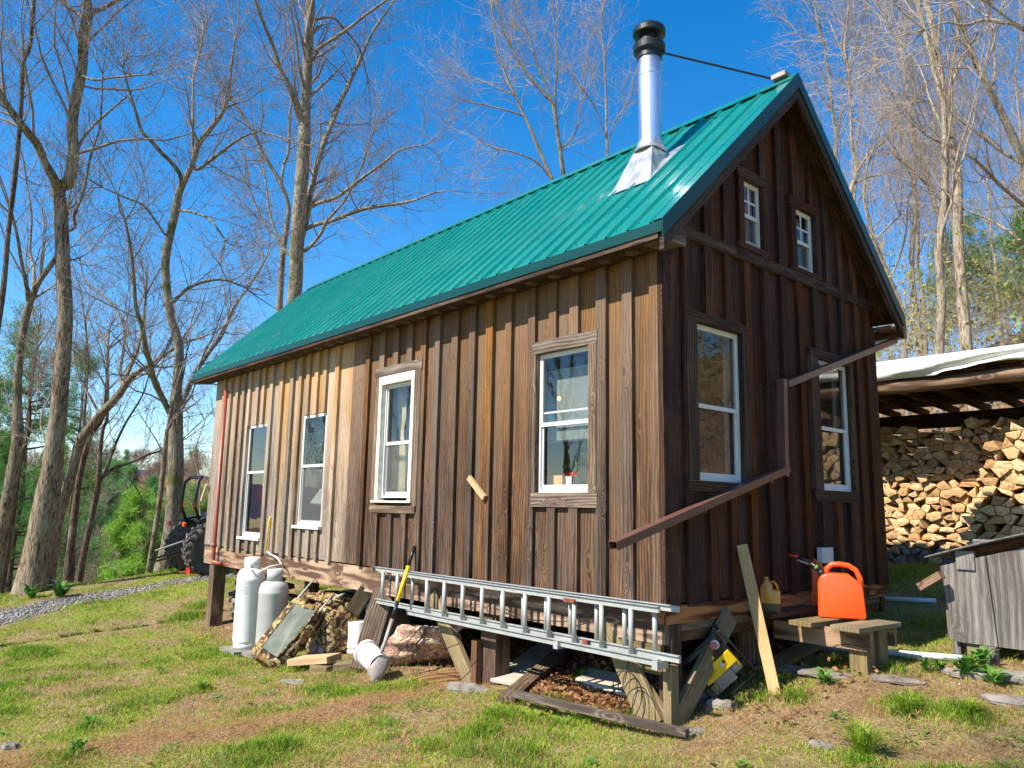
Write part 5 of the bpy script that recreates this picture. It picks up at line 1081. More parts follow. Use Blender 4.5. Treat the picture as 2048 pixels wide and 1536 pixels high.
# chain hanging with tow hook
cq = G(372, 1140); cz = gz1(*cq[:2]); t = thing('logging_chain', 'rusty chain heaped on the ground by the tractor hitch', 'chain', cq)
for i in range(70):
    c0 = cq+np.array([rnd.gauss(0, .10), rnd.gauss(0, .08), .0]); c0[2] = cz+abs(rnd.gauss(0, .0))+rnd.uniform(0, .62)*max(0, 1-np.hypot(*(c0-cq)[:2])/.3)+.02; X, Y, Z = frame((rnd.uniform(-1, 1), rnd.uniform(-1, 1), rnd.uniform(-1, 1)))
    mb = MB(); mb.tube([c0+X*math.cos(s)*.035+Y*math.sin(s)*.02 for s in np.linspace(0, 6.28, 9)], .009, 5, False); mb.build('link', M['rust'], t)
mb = MB(); a = G(352, 1148); mb.tube([a+(0, 0, .03), a+(.18, .1, .05), a+(.35, .2, .04)], .02, 7); single(mb, 'rusty_hook', M['rust'], 'rusty iron drag hook lying beside the chain heap', 'hook')
a = G(384, 1148); mb = MB(); mb.box((a[0]-.12, a[1]-.1, a[2]), (a[0]+.12, a[1]+.1, a[2]+.13)); mb.tube([a+(-.08, 0, .13), a+(-.05, 0, .2), a+(.05, 0, .2), a+(.08, 0, .13)], .018, 6); single(mb, 'red_weight', M['red'], 'small red cast block with a loop handle beside the chain', 'weight', bevel=.02)
# ================================================================ trees
def tubes_np(P, Rr, sides):                 # P (N,K,3), Rr (N,K)
    N, K, _ = P.shape; T = np.empty_like(P); T[:, 1:-1] = P[:, 2:]-P[:, :-2]; T[:, 0] = P[:, 1]-P[:, 0]; T[:, -1] = P[:, -1]-P[:, -2]
    T /= np.linalg.norm(T, axis=2, keepdims=True)+1e-9
    ref = np.where(np.abs(T[:, :1, 2:3]) < .85, np.array([0, 0, 1.]), np.array([1., 0, 0])); ref = np.broadcast_to(ref, P.shape)
    A = np.cross(T, ref); A /= np.linalg.norm(A, axis=2, keepdims=True)+1e-9; B = np.cross(T, A)
    a = np.arange(sides)*2*math.pi/sides
    V = P[:, :, None]+(A[:, :, None]*np.cos(a)[:, None]+B[:, :, None]*np.sin(a)[:, None])*Rr[:, :, None, None]
    idx = np.arange(N*K*sides).reshape(N, K, sides); i0 = idx[:, :-1]; i1 = idx[:, 1:]
    F = np.stack([i0, np.roll(i0, -1, 2), np.roll(i1, -1, 2), i1], -1).reshape(-1, 4)
    return V.reshape(-1, 3), F
def join_np(parts):
    Vs, Fs, n = [], [], 0
    for V, F in parts: Vs.append(V); Fs.append(F+n); n += len(V)
    return np.concatenate(Vs), np.concatenate(Fs)
def sprout(P, Rr, n, t0, t1, Lr, ang, up, K, rg, rfac=.55, wob=.16, rmin=.004, keep=None):
    """n children on each curve of P -> new curves"""
    N, K0, _ = P.shape; i = np.repeat(np.arange(N), n); t = rg.uniform(t0, t1, len(i))*(K0-1)
    k = np.minimum(t.astype(int), K0-2); f = (t-k)[:, None]
    p = P[i, k]*(1-f)+P[i, k+1]*f; r = Rr[i, k]*(1-f[:, 0])+Rr[i, k+1]*f[:, 0]; T = P[i, k+1]-P[i, k]; T /= np.linalg.norm(T, axis=1, keepdims=True)+1e-9
    rv = rg.normal(size=p.shape); pr = rv-(rv*T).sum(1, keepdims=True)*T; pr /= np.linalg.norm(pr, axis=1, keepdims=True)+1e-9
    a = rg.normal(ang, ang*.25, len(i))[:, None]; d = T*np.cos(a)+pr*np.sin(a)+np.array([0, 0, up]); d /= np.linalg.norm(d, axis=1, keepdims=True)
    Ls = rg.uniform(Lr[0], Lr[1], len(i))*(1.15-.5*rg.random(len(i))*(t/(K0-1)))
    return grow(p, d, Ls, np.maximum(r*rfac*rg.uniform(.6, 1, len(i)), rmin), K, rg, wob, up*.25, rmin)
def grow(p, d, Ls, r0, K, rg, wob=.16, up=.05, rmin=.004):
    N = len(p); P = np.empty((N, K, 3)); P[:, 0] = p; d = d.copy()
    for k in range(1, K):
        d = d+rg.normal(size=d.shape)*wob+np.array([0, 0, up]); d /= np.linalg.norm(d, axis=1, keepdims=True); P[:, k] = P[:, k-1]+d*(Ls/(K-1))[:, None]
    t = np.linspace(0, 1, K)[None]; R = r0[:, None]*(1-t*.82); return P, np.maximum(R, rmin*.5)
def crown(curves, rg, dens=1., l1=(1.2, 3.2), levels=3, rm=.004, t0=.1, nl=(6, 5)):
    """curves: list of (pts (K,3), rad (K,)) limbs; returns tube parts and twig tips"""
    parts = []; tips = []; cur = []
    for P, Rr in curves:
        n = max(2, int(round(dens*sum(np.linalg.norm(P[1:]-P[:-1], axis=1))*1.9)))
        a, b = sprout(P[None], Rr[None], n, t0, 1, l1, .85, .22, 7, rg, .42, .17, rm*1.6); cur.append((a, b))
        e = P[-1]-P[-2]; e = e/np.linalg.norm(e)
        m = 4; dd = e+rg.normal(size=(m, 3))*.35+np.array([0, 0, .15]); dd /= np.linalg.norm(dd, axis=1, keepdims=True)
        a, b = grow(np.repeat(P[-1:], m, 0), dd, rg.uniform(*l1, m), np.full(m, max(Rr[-1]*.8, rm*2)), 7, rg, .15, .05, rm); cur.append((a, b))
    A = np.concatenate([c[0] for c in cur]); B = np.concatenate([c[1] for c in cur]); parts.append(tubes_np(A, B, 5))
    a, b = sprout(A, B, nl[0], .15, 1, (.45, 1.3), .75, .12, 6, rg, .5, .2, rm); parts.append(tubes_np(a, b, 3))
    if levels > 2: a, b = sprout(a, b, nl[1], .2, 1, (.2, .65), .7, .08, 4, rg, .6, .22, rm*.8); parts.append(tubes_np(a, b, 3))
    return parts, a[:, -1]
def smooth(pts, w, k=5):
    pts = np.array(pts, float); w = np.array(w, float); n = len(pts)
    if n < 3: t = np.linspace(0, 1, 4)[:, None]; return pts[0]*(1-t)+pts[-1]*t, w[0]*(1-t[:, 0])+w[-1]*t[:, 0]
    out = []; ow = []
    for i in range(n-1):
        p0 = pts[max(i-1, 0)]; p1 = pts[i]; p2 = pts[i+1]; p3 = pts[min(i+2, n-1)]
        for j in range(k): t = j/k; out.append(.5*((2*p1)+(-p0+p2)*t+(2*p0-5*p1+4*p2-p3)*t*t+(-p0+3*p1-3*p2+p3)*t**3)); ow.append(w[i]*(1-t)+w[i+1]*t)
    out.append(pts[-1]); ow.append(w[-1]); return np.array(out), np.array(ow)
def flecks(pts, size, rg, mul=1):
    p = np.repeat(pts, mul, 0)+rg.normal(size=(len(pts)*mul, 3))*size*.9; n = len(p)
    a = rg.normal(size=(n, 3)); a /= np.linalg.norm(a, axis=1, keepdims=True); b = np.cross(a, rg.normal(size=(n, 3))); b /= np.linalg.norm(b, axis=1, keepdims=True)
    s = size*rg.uniform(.5, 1.2, n)[:, None]; V = np.stack([p-a*s, p-b*s*.5, p+a*s, p+b*s*.5], 1).reshape(-1, 3)
    return V, np.arange(4*n).reshape(n, 4), np.repeat(rg.random(n), 4)
def traced(limbs, dep, label, barkm, seed, dens=1., group='tall bare trees left of the cabin', buds=0, twig='twig', l1=(1.0, 2.8), spread=.9, name='bare_tree', rm=.004, base=True, skip=0):
    rg = np.random.default_rng(seed); tp = []; curves = []; first = None; prev = []
    for li, limb in enumerate(limbs):
        px = np.array([q[0] for q in limb], float); py = np.array([q[1] for q in limb], float); wv = [q[2] for q in limb]
        off = 0.; sgn = rg.choice([-1, 1]); P = []
        for i in range(len(limb)):
            if li > 0: off += sgn*rg.uniform(.1, .55)*spread*(i > 0)
            P.append(D(px[i], py[i], dep+off))
        if li > 0:
            best = None
            for (c_p, c_d) in prev:
                k_ = np.hypot(c_p[:, 0]-px[0], c_p[:, 1]-py[0]); j_ = int(k_.argmin())
                if best is None or k_[j_] < best[0]: best = (k_[j_], c_d[j_])
            if best[0] < 60:
                o0 = (best[1]-CPOS)@CF-dep; P = [D(a_, b_, dep+o0+(((q-CPOS)@CF)-dep)) for a_, b_, q in zip(px, py, P)]
                if best[0] > 3: P = [best[1]]+P; wv = [wv[0]]+wv
        P, R = smooth(P, [w*dep/FPX/2*.86 for w in wv])
        if li == 0 and base:
            g = gz1(P[0][0], P[0][1])-.15
            if P[0][2] > g: d0 = P[0]-P[3]; d0 = d0/abs(d0[2])*(P[0][2]-g); ext = [P[0]+d0*np.array([.6, .6, 1])*t for t in (1, .5)]; P = np.vstack([ext, P]); R = np.r_[R[0]*1.25, R[0]*1.1, R]
        dd_ = P-CPOS; zf_ = dd_@CF; prev.append((np.c_[1024+FPX*(dd_@CR)/zf_, 768-FPX*(dd_@CU)/zf_], P))
        if first is None: first = P[0]
        V, F = tubes_np(P[None], R[None], 16 if max(wv) > 14 else 9)
        if max(wv) > 14:
            n_ = np.array([fbm(v[2]*1.1+seed, v[0]*4+v[1]*4, 2, seed) for v in V])-.5; c = np.repeat(P, 16, 0); V = c+(V-c)*(1+n_[:, None]*.22)
        tp.append((V, F)); 
        if li >= skip: curves.append((P[2:] if li else P[len(P)//2:], R[2:] if li else R[len(R)//2:]))
    t = thing(name, label, 'tree', first, group)
    V, F = join_np(tp); put('trunk', V, F, M[barkm], t, smooth=True)
    parts, tips = crown(curves, rg, dens*1.7, (l1[0], l1[1]*1.15), rm=rm*1.3, nl=(7, 4)); V, F = join_np(parts); put('crown', V, F, M[twig], t)
    if buds:
        q = tips[rg.random(len(tips)) < buds]; V, F, r = flecks(q, .024, rg, 1); put('buds', V, F, M['budleaf'], t, dict(rnd=r))['kind'] = 'stuff'
    return t
d1 = np.linalg.norm(G(70, 1186)-CPOS)
def dep_at(px, py): return float((G(px, py)-CPOS)@CF)
traced([[(66, 1188, 92), (76, 1120, 70), (92, 1010, 54), (108, 910, 42), (122, 773, 36), (129, 637, 33), (126, 513, 31), (120, 410, 30), (117, 376, 32), (137, 362, 28), (147, 308, 25), (145, 256, 23), (150, 205, 24), (164, 137, 23), (167, 68, 24), (176, 27, 21), (168, -30, 17), (160, -120, 14), (175, -260, 8)],
        [(117, 380, 24), (104, 350, 20), (89, 325, 19), (75, 290, 18), (51, 260, 17), (20, 219, 15), (-5, 180, 14), (-30, 120, 12), (-60, 20, 8)],
        [(176, 27, 14), (215, 12, 10), (260, -20, 8), (320, -80, 6)], [(160, 150, 7), (190, 160, 6), (225, 155, 5), (300, 148, 3)], [(172, 40, 10), (140, 15, 8), (110, -10, 7), (70, -60, 5)],
        [(115, 905, 4), (97, 880, 5), (82, 855, 5), (86, 820, 4), (100, 790, 3), (107, 740, 2)], [(138, 520, 4), (160, 515, 3), (180, 503, 2)], [(150, 455, 5), (148, 430, 6), (165, 390, 6), (182, 310, 5), (200, 250, 4), (205, 150, 3)]],
       dep_at(68, 1184), 'thickest tree at left, furrowed brown trunk leaning right and forking low into two', 'bark', 11, .5, l1=(1, 2.6))
traced([[(-20, 1190, 36), (0, 1090, 30), (18, 985, 28), (30, 920, 27), (36, 865, 26), (35, 773, 18), (43, 682, 17), (57, 614, 17), (66, 590, 15), (80, 560, 12), (109, 520, 11), (125, 480, 8), (135, 420, 6)],
        [(57, 610, 10), (52, 568, 9), (42, 520, 8), (36, 480, 7), (25, 430, 5)], [(66, 590, 8), (68, 540, 7), (60, 500, 6), (63, 430, 5), (52, 360, 4)], [(34, 860, 5), (15, 800, 4), (-5, 770, 3)]],
       17.5, 'leaning brown tree at the far left edge, left of the thickest trunk', 'bark', 12, .7, buds=.15)
traced([[(-60, 950, 16), (-25, 780, 14), (0, 625, 12), (10, 545, 11), (16, 470, 11), (28, 370, 11), (35, 300, 10), (42, 220, 9), (46, 130, 9), (60, 90, 9), (68, 0, 8), (72, -80, 6)], [(44, 110, 5), (30, 90, 5), (8, 70, 4), (-20, 40, 3)], [(38, 240, 5), (22, 215, 4), (5, 180, 3)]],
       15.5, 'slender dark tree crossing the top left corner of the photo', 'barkdark', 13, .9, rm=.0035)
traced([[(2, 1185, 13), (14, 1110, 13), (27, 1020, 12), (40, 930, 10), (58, 855, 8), (60, 780, 7), (72, 700, 5)], [(50, 890, 5), (66, 850, 4), (76, 800, 3)]], 20, 'thin dark tree just left of the thickest trunk', 'barkdark', 14, .6)
traced([[(100, 1150, 26), (110, 1075, 23), (122, 1020, 22), (141, 956, 22), (159, 887, 22), (180, 855, 21), (205, 825, 20), (237, 790, 17), (262, 755, 14), (290, 735, 10), (325, 712, 8), (360, 690, 6)],
        [(237, 790, 10), (258, 740, 9), (275, 700, 8), (285, 650, 7), (292, 590, 6)], [(245, 775, 9), (240, 740, 8), (247, 700, 7), (250, 655, 7), (235, 620, 6), (205, 590, 5), (170, 560, 4), (160, 520, 3)], [(200, 830, 6), (178, 790, 5), (160, 760, 4), (150, 720, 3)]],
       20.5, 'tree bending strongly to the right just right of the thickest trunk', 'bark', 15, .75, buds=.08)
traced([[(138, 1142, 26), (142, 1090, 18), (148, 1040, 16), (158, 960, 14), (172, 900, 13), (184, 865, 12), (205, 835, 9), (214, 770, 7), (216, 700, 6)], [(172, 900, 7), (168, 850, 6), (172, 790, 6), (176, 720, 5), (170, 640, 4)]],
       21.5, 'gnarled dark tree with a broken stub behind the bending tree', 'barkdark', 16, .7)
traced([[(160, 1148, 17), (170, 1095, 15), (182, 1038, 14), (195, 975, 14), (200, 910, 9), (206, 860, 8), (214, 837, 7), (216, 780, 5)], [(196, 965, 9), (214, 935, 8), (228, 895, 7), (252, 845, 5), (285, 790, 4), (300, 740, 3)],
        [(200, 960, 8), (225, 938, 7), (262, 925, 6), (300, 908, 5), (330, 900, 4)], [(210, 940, 4), (240, 945, 3), (262, 960, 3), (285, 1000, 2)]],
       21, 'small dark tree forking low into wide spreading limbs against the sky', 'barkdark', 17, .8)
traced([[(330, 1140, 46), (340, 1085, 38), (346, 1024, 36), (351, 940, 36), (351, 842, 34), (354, 773, 24), (358, 705, 21), (350, 660, 19), (342, 637, 19), (334, 580, 18), (331, 523, 18), (340, 470, 18), (350, 427, 18), (358, 385, 17), (372, 355, 14), (386, 325, 12), (396, 290, 13), (420, 258, 12), (444, 226, 10), (455, 190, 8), (462, 140, 6), (470, 80, 4)],
        [(351, 842, 20), (337, 820, 14), (322, 790, 13), (308, 760, 13), (300, 725, 12), (292, 700, 12), (285, 655, 9), (272, 615, 8), (268, 560, 7), (262, 500, 6), (250, 440, 4)],
        [(354, 820, 18), (370, 790, 14), (386, 755, 13), (401, 728, 12), (420, 700, 12), (440, 675, 11), (452, 650, 10), (470, 610, 8), (500, 570, 6), (530, 520, 4)],
        [(348, 602, 10), (365, 585, 9), (385, 572, 8), (415, 562, 7), (450, 560, 6), (490, 575, 4)], [(362, 376, 11), (360, 349, 10), (340, 322, 9), (325, 308, 9), (305, 285, 8), (284, 263, 7), (272, 225, 6), (258, 180, 5), (246, 137, 3)],
        [(386, 322, 8), (385, 280, 8), (386, 239, 7), (386, 190, 6), (388, 147, 6), (400, 100, 5), (407, 60, 4)], [(396, 338, 8), (425, 318, 8), (461, 290, 7), (490, 272, 5), (520, 262, 4)], [(331, 470, 5), (310, 440, 5), (285, 410, 5), (250, 395, 4), (205, 375, 3)], [(356, 420, 7), (385, 425, 5), (420, 440, 5), (450, 480, 4)]],
       18., 'stout grey trunk with mossy limbs standing beside the tractor', 'barkgrey', 18, .85, buds=.45)
traced([[(298, 1135, 12), (312, 1050, 12), (322, 980, 12), (330, 900, 11), (334, 860, 9)]], 17.6, 'thin companion stem clinging to the stout trunk by the tractor', 'bark', 19, .2, name='sapling')
traced([[(575, 900, 40), (585, 640, 33), (592, 560, 31), (594, 500, 31), (600, 400, 31), (605, 330, 29), (609, 260, 27), (610, 235, 25), (613, 170, 22), (616, 100, 21), (620, 30, 20), (622, -60, 18), (630, -200, 12)],
        [(609, 260, 16), (597, 232, 13), (590, 205, 12), (577, 170, 11), (560, 137, 10), (545, 90, 9), (522, 34, 8), (500, -30, 6)],
        [(600, 480, 16), (612, 440, 15), (622, 380, 14), (634, 330, 13), (648, 285, 13), (664, 245, 12), (680, 205, 11), (697, 170, 10), (720, 120, 9), (745, 65, 7), (775, 20, 5), (800, -20, 4)],
        [(606, 460, 12), (635, 448, 10), (668, 440, 9), (720, 420, 9), (760, 412, 8), (798, 407, 7), (830, 400, 5), (870, 385, 4), (905, 383, 2)], [(608, 420, 10), (640, 405, 9), (675, 393, 9), (700, 375, 8), (730, 352, 7), (764, 328, 5), (800, 300, 4), (850, 290, 2)],
        [(620, 108, 8), (650, 88, 8), (690, 62, 7), (730, 31, 6), (780, -5, 5)], [(612, 500, 9), (640, 470, 8), (655, 440, 6), (690, 400, 5), (720, 340, 4), (740, 280, 3)], [(630, 40, 6), (665, 35, 6), (690, 60, 5), (720, 100, 4), (735, 160, 3)], [(650, 285, 5), (640, 250, 5), (665, 245, 4), (700, 250, 3), (760, 245, 2)], [(598, 520, 8), (570, 500, 7), (545, 470, 6), (520, 430, 5), (500, 380, 4)]],
       26, 'tall thick trunk rising behind the middle of the roof with a long low right limb', 'barkgrey', 20, .85, group='bare trees behind the cabin', buds=.1)
traced([[(552, 800, 16), (560, 600, 15), (565, 513, 14), (577, 427, 11), (572, 395, 10), (560, 366, 10), (545, 338, 9), (526, 308, 9), (510, 270, 8), (495, 246, 7), (475, 215, 6), (454, 191, 5), (430, 150, 4), (404, 113, 3)], [(562, 366, 7), (568, 330, 7), (577, 300, 7), (580, 222, 6), (590, 164, 5), (585, 100, 4), (575, 40, 3)], [(560, 480, 6), (540, 430, 6), (532, 370, 5), (525, 320, 4)]],
       29, 'slender pale tree just left of the tall thick trunk behind the roof', 'barkgrey', 21, .9, group='bare trees behind the cabin')
traced([[(1160, 620, 10), (1125, 430, 9), (1106, 364, 8), (1090, 325, 8), (1078, 301, 8), (1062, 260, 7), (1048, 232, 7), (1035, 200, 6), (1020, 171, 6), (1005, 130, 5), (993, 92, 4), (985, 20, 3)], [(1106, 364, 5), (1080, 330, 5), (1050, 312, 4), (1010, 300, 3)], [(1048, 232, 4), (1010, 220, 4), (970, 210, 3), (940, 205, 2)], [(1030, 190, 4), (1000, 178, 3), (960, 160, 3), (930, 150, 2)]],
       33, 'leaning bare tree behind the roof left of the chimney', 'barkpale', 22, 1.1, group='bare trees behind the cabin', l1=(1.2, 3.4), twig='twigpale')
traced([[(1150, 600, 13), (1135, 420, 12), (1127, 352, 11), (1116, 273, 9), (1106, 212, 8), (1090, 190, 8), (1075, 171, 7), (1050, 140, 6), (1027, 103, 5), (1005, 60, 4), (995, 10, 3)], [(1106, 212, 6), (1095, 180, 5), (1085, 154, 5), (1068, 110, 5), (1055, 68, 4), (1040, 20, 3), (1020, -30, 2)], [(1112, 240, 5), (1110, 190, 5), (1114, 130, 4), (1110, 60, 3)], [(1120, 300, 4), (1150, 270, 3), (1165, 200, 3)]],
       31, 'forked bare tree rising behind the ridge between the leaning one and the chimney', 'barkgrey', 23, 1.1, group='bare trees behind the cabin', l1=(1.2, 3.4), twig='twigpale')
traced([[(1225, 600, 8), (1218, 400, 7), (1215, 313, 6), (1213, 260, 5), (1212, 205, 5), (1208, 103, 4), (1203, 70, 3), (1205, 20, 3)], [(1213, 280, 3), (1190, 215, 3), (1165, 180, 2)], [(1214, 290, 3), (1230, 245, 3), (1250, 215, 2)]],
       30, 'thin straight bare tree immediately left of the chimney', 'barkpale', 24, 1.3, group='bare trees behind the cabin', twig='twigpale')
traced([[(1690, 700, 14), (1690, 480, 12), (1700, 389, 11), (1713, 340, 9), (1704, 290, 8), (1702, 240, 7), (1701, 207, 7), (1697, 145, 6), (1689, 95, 5), (1695, 40, 4), (1700, -30, 3)], [(1713, 345, 7), (1735, 312, 6), (1767, 282, 6), (1800, 240, 5), (1825, 210, 4), (1850, 170, 4), (1879, 137, 3)], [(1705, 370, 5), (1735, 355, 5), (1780, 345, 4), (1830, 325, 3)], [(1697, 150, 4), (1710, 110, 4), (1720, 60, 3), (1735, 0, 2)], [(1697, 140, 4), (1675, 80, 3), (1650, 30, 3), (1620, -10, 2)]],
       24, 'bare forked tree rising right beside the roof peak on the right', 'barkpale', 25, .9, group='bare trees right of the roof', twig='twigpale')
traced([[(1812, 760, 14), (1806, 640, 11), (1795, 595, 10), (1780, 559, 10), (1762, 515, 9), (1747, 476, 9), (1735, 430, 8), (1728, 390, 6), (1735, 330, 4)], [(1780, 559, 5), (1800, 510, 5), (1812, 460, 4), (1815, 400, 3)], [(1750, 480, 5), (1775, 455, 4), (1800, 430, 3)]],
       22, 'crooked bare tree just outside the right eave of the roof', 'barkpale', 26, 1., group='bare trees right of the roof', twig='twigpale')
traced([[(1950, 800, 20), (1930, 680, 17), (1915, 600, 15), (1895, 500, 13), (1870, 410, 11), (1858, 370, 10), (1840, 300, 8), (1822, 250, 6), (1815, 180, 5), (1800, 90, 3)], [(1895, 500, 6), (1888, 440, 6), (1895, 380, 5), (1900, 300, 4)], [(1862, 380, 5), (1830, 345, 5), (1800, 320, 4)]],
       22, 'tan trunk leaning left above the white tarp of the woodshed', 'barkpale', 27, 1., group='bare trees right of the roof', twig='twigpale')
traced([[(2100, 560, 22), (2060, 400, 19), (2048, 330, 18), (2020, 262, 17), (1985, 190, 15), (1950, 120, 13), (1925, 60, 11), (1905, 0, 9), (1880, -60, 7)], [(2048, 330, 9), (2000, 300, 8), (1950, 262, 7), (1900, 225, 6), (1850, 200, 4)], [(2060, 420, 9), (2000, 370, 8), (1950, 320, 7), (1890, 290, 5), (1850, 270, 3)], [(2100, 540, 9), (2040, 480, 8), (1980, 440, 6), (1930, 420, 4)], [(1985, 190, 7), (1990, 120, 6), (1980, 40, 5)]],
       17, 'large bare tree leaning in from the right edge with long left reaching limbs', 'barkpale', 28, 1.1, group='bare trees right of the roof', twig='twigpale', l1=(1.2, 3))
traced([[(2160, 600, 30), (2140, 300, 20), (2110, 120, 15), (2048, 58, 10), (2005, 45, 9), (1966, 41, 8), (1930, 50, 6), (1890, 45, 5), (1850, 60, 3)], [(2060, 62, 6), (2020, 40, 5), (1980, 10, 4)], [(2000, 45, 5), (1960, 25, 4), (1930, 0, 3)]],
       10.5, 'tree beyond the right edge reaching one pale limb into the top right corner', 'barkpale', 29, .6, group='bare trees right of the roof', twig='twigpale', l1=(.6, 1.6))
# ---- forest on the hillside: shared shapes, each tree its own object
def tree_mesh(seed, H, lean=.08, nl=9, dens=.8, sides=9):
    rg = np.random.default_rng(seed); K = 16; z = np.linspace(0, H, K); w = np.cumsum(rg.normal(size=(K, 2))*.16, 0); w[:, 0] += z*lean
    P = np.c_[w*np.linspace(.2, 1, K)[:, None], z-.3]; r0 = H*.0072; R = r0*(1-np.linspace(0, 1, K)*.85); parts = [tubes_np(P[None], R[None], sides)]
    A, B = sprout(P[None], R[None], nl, .32, .95, (H*.18, H*.34), .65, .45, 10, rg, .55, .10, .01)
    parts.append(tubes_np(A, B, 6)); V, F = join_np(parts); tm = mesh_np('trunk', V, F, smooth=True)
    cp, tips = crown([(a, b) for a, b in zip(A, B)]+[(P[9:], R[9:])], rg, dens, (1., 2.8), levels=3, rm=.0048, nl=(5, 3)); V, F = join_np(cp); return tm, mesh_np('crown', V, F)
TM = [tree_mesh(100+i, H, l, n, d) for i, (H, l, n, d) in enumerate(((15, .10, 9, .5), (18, -.05, 12, .5), (12, .04, 8, .6), (20, .12, 10, .45), (14, -.12, 8, .55)))]
for i, (a, b) in enumerate(TM): a.materials.append(M['barkpale' if i != 1 else 'barkgrey']); b.materials.append(M['twigpale' if i != 1 else 'twig'])
def plant_tree(x, y, k, s, rz, label, group, name='bare_tree'):
    z = gz1(x, y); t = thing(name, label, 'tree', (x, y, z), group); t.rotation_euler = (0, 0, rz)
    for me, nm in zip(TM[k], ('trunk', 'crown')): o = bpy.data.objects.new(nm, me); COL.objects.link(o); o.parent = t; o.scale = (s*(.8 if nm == 'trunk' else 1), s*(.8 if nm == 'trunk' else 1), s) if False else (s, s, s)
    return t
r2 = np.random.default_rng(77)
def scrx(x, y, z=2.):
    d = np.array([x, y, z])-CPOS; f = d@CF; return 1024+FPX*(d@CR)/f if f > .5 else None
cnt = 0; placed = []
for i in range(1500):
    if cnt >= 32: break
    x = r2.uniform(-16, 26); y = r2.uniform(11, 62); sx = scrx(x, y)
    if sx is None or sx < 1640 or sx > 2300: continue
    if any(np.hypot(x-a, y-b) < 2.1 for a, b in placed): continue
    placed.append((x, y)); k = int(r2.integers(5)); cnt += 1
    plant_tree(x, y, k, r2.uniform(.65, 1.05), r2.uniform(0, 6.28), 'bare tan trunked tree in the wooded hillside above the woodshed', 'bare trees on the wooded hillside')
for (x, y, k) in ((-20, 40, 1), (-27, 48, 3), (-14, 34, 4), (-33, 40, 0), (-24, 34, 2)): plant_tree(x, y, k, .75, x, 'far bare tree poking up behind the cabin ridge', 'far bare trees behind the ridge')
# woods behind the photographer: what the panes mirror and what shades the lawn
for (x, y, k, s) in ((-14, -27, 1, 1), (-9, -30, 3, 1), (-3, -26, 0, 1), (2, -31, 1, 1), (8, -22, 3, .9), (12, -14, 0, 1), (16, -20, 1, 1), (18, -6, 3, 1), (16, 4, 0, 1), (20, 12, 1, 1), (12, 16, 3, .9), (24, 2, 4, 1), (9, 10.5, 4, .8), (15, 9, 2, 1), (-20, -24, 0, 1), (.1, -9.2, 0, .8), (4.6, -11, 2, .85), (-10, -13.2, 2, .85)):
    plant_tree(x, y, k, s, x*1.3, 'bare tree in the woods behind the photographer', 'bare trees behind the photographer')
for i, (px_, dp) in enumerate(((95, 44), (230, 46), (430, 32), (505, 42), (640, 40), (700, 46))):
    p_ = D(px_, 1000, dp); plant_tree(p_[0], p_[1], i % 5, .95, i*1.7, 'thin far bare tree on the slope beyond the lawn', 'thin far bare trees beyond the lawn')
for i in range(16):
    x_ = r2.uniform(-32, -13); y_ = r2.uniform(-34, -17) if x_ > -22 else r2.uniform(-30, -8); plant_tree(x_, y_, i % 5, r2.uniform(.9, 1.2), i*2.1, 'bare tree in the woods behind the photographer', 'bare trees behind the photographer')
for i in range(12): plant_tree(r2.uniform(9, 26), r2.uniform(9, 34), i % 5, r2.uniform(.8, 1.1), i*2.3, 'bare tree in the woods behind the photographer', 'bare trees behind the photographer')
# ---- conifers
def pine_np(seed, H, wid, nb=46, tufts=16, size=.16, open_=.3, start=.06):
    rg = np.random.default_rng(seed); P = []; Q = []; tub = []
    K = 8; tz_ = np.linspace(0, H, K); T = np.c_[rg.normal(size=(K, 2))*.03, tz_]; tub.append(tubes_np(T[None], (H*.011*(1-np.linspace(0, 1, K)*.9))[None], 7))
    n = nb; t = np.sort(rg.uniform(start, 1, n)); z = t*H; L = wid*(1-t)**.75*rg.uniform(.6, 1.1, n)+.15; a = rg.uniform(0, 6.28, n)
    d = np.c_[np.cos(a), np.sin(a), rg.uniform(-.05, .35, n)]; p0 = np.c_[np.zeros((n, 2)), z]; B, Rr = grow(p0, d, L, np.full(n, H*.003), 6, rg, .07, .03, .004); tub.append(tubes_np(B, Rr, 4))
    s, sr = sprout(B, Rr, 5, .25, 1, (.15*wid, .38*wid), .8, .02, 4, rg, .5, .1, .003); tub.append(tubes_np(s, sr, 3))
    allc = np.concatenate([s[:, 1], s[:, 2], s[:, 3], B[:, 3], B[:, 5], (s[:, 2]+s[:, 3])/2]); 
    m = len(allc); c = np.repeat(allc, tufts, 0)+rg.normal(size=(m*tufts, 3))*size*.35; dv = rg.normal(size=c.shape)+np.array([0, 0, .5]); dv /= np.linalg.norm(dv, axis=1, keepdims=True)
    sd = np.cross(dv, rg.normal(size=dv.shape)); sd /= np.linalg.norm(sd, axis=1, keepdims=True); w = size*.045
    V = np.stack([c-sd*w, c+sd*w, c+dv*size*rg.uniform(.6, 1.1, (len(c), 1))], 1).reshape(-1, 3); F = np.arange(len(V)).reshape(-1, 3)
    return join_np(tub), (V, F, np.repeat(rg.random(len(c))*.6+.4*rg.random(m).repeat(tufts), 3))
def pine(x, y, H, wid, seed, label, mat='pine', z=None, **k):
    (tv, tf), (v, f, r) = pine_np(seed, H, wid, **k); z = gz1(x, y)-.1 if z is None else z; t = thing('pine_tree', label, 'pine tree', (x, y, z), 'pine trees near the lawn'); b = np.array([x, y, z])
    put('trunk', tv+b, tf, M['barkdark'], t, smooth=True); put('crown', v+b, f, M[mat], t, dict(rnd=r)); return t
def pine_px(pxc, ytop, dep, wid, seed, label, **k):
    p = D(pxc, ytop, dep); z = gz1(p[0], p[1]); return pine(p[0], p[1], p[2]-z, wid, seed, label, **k)
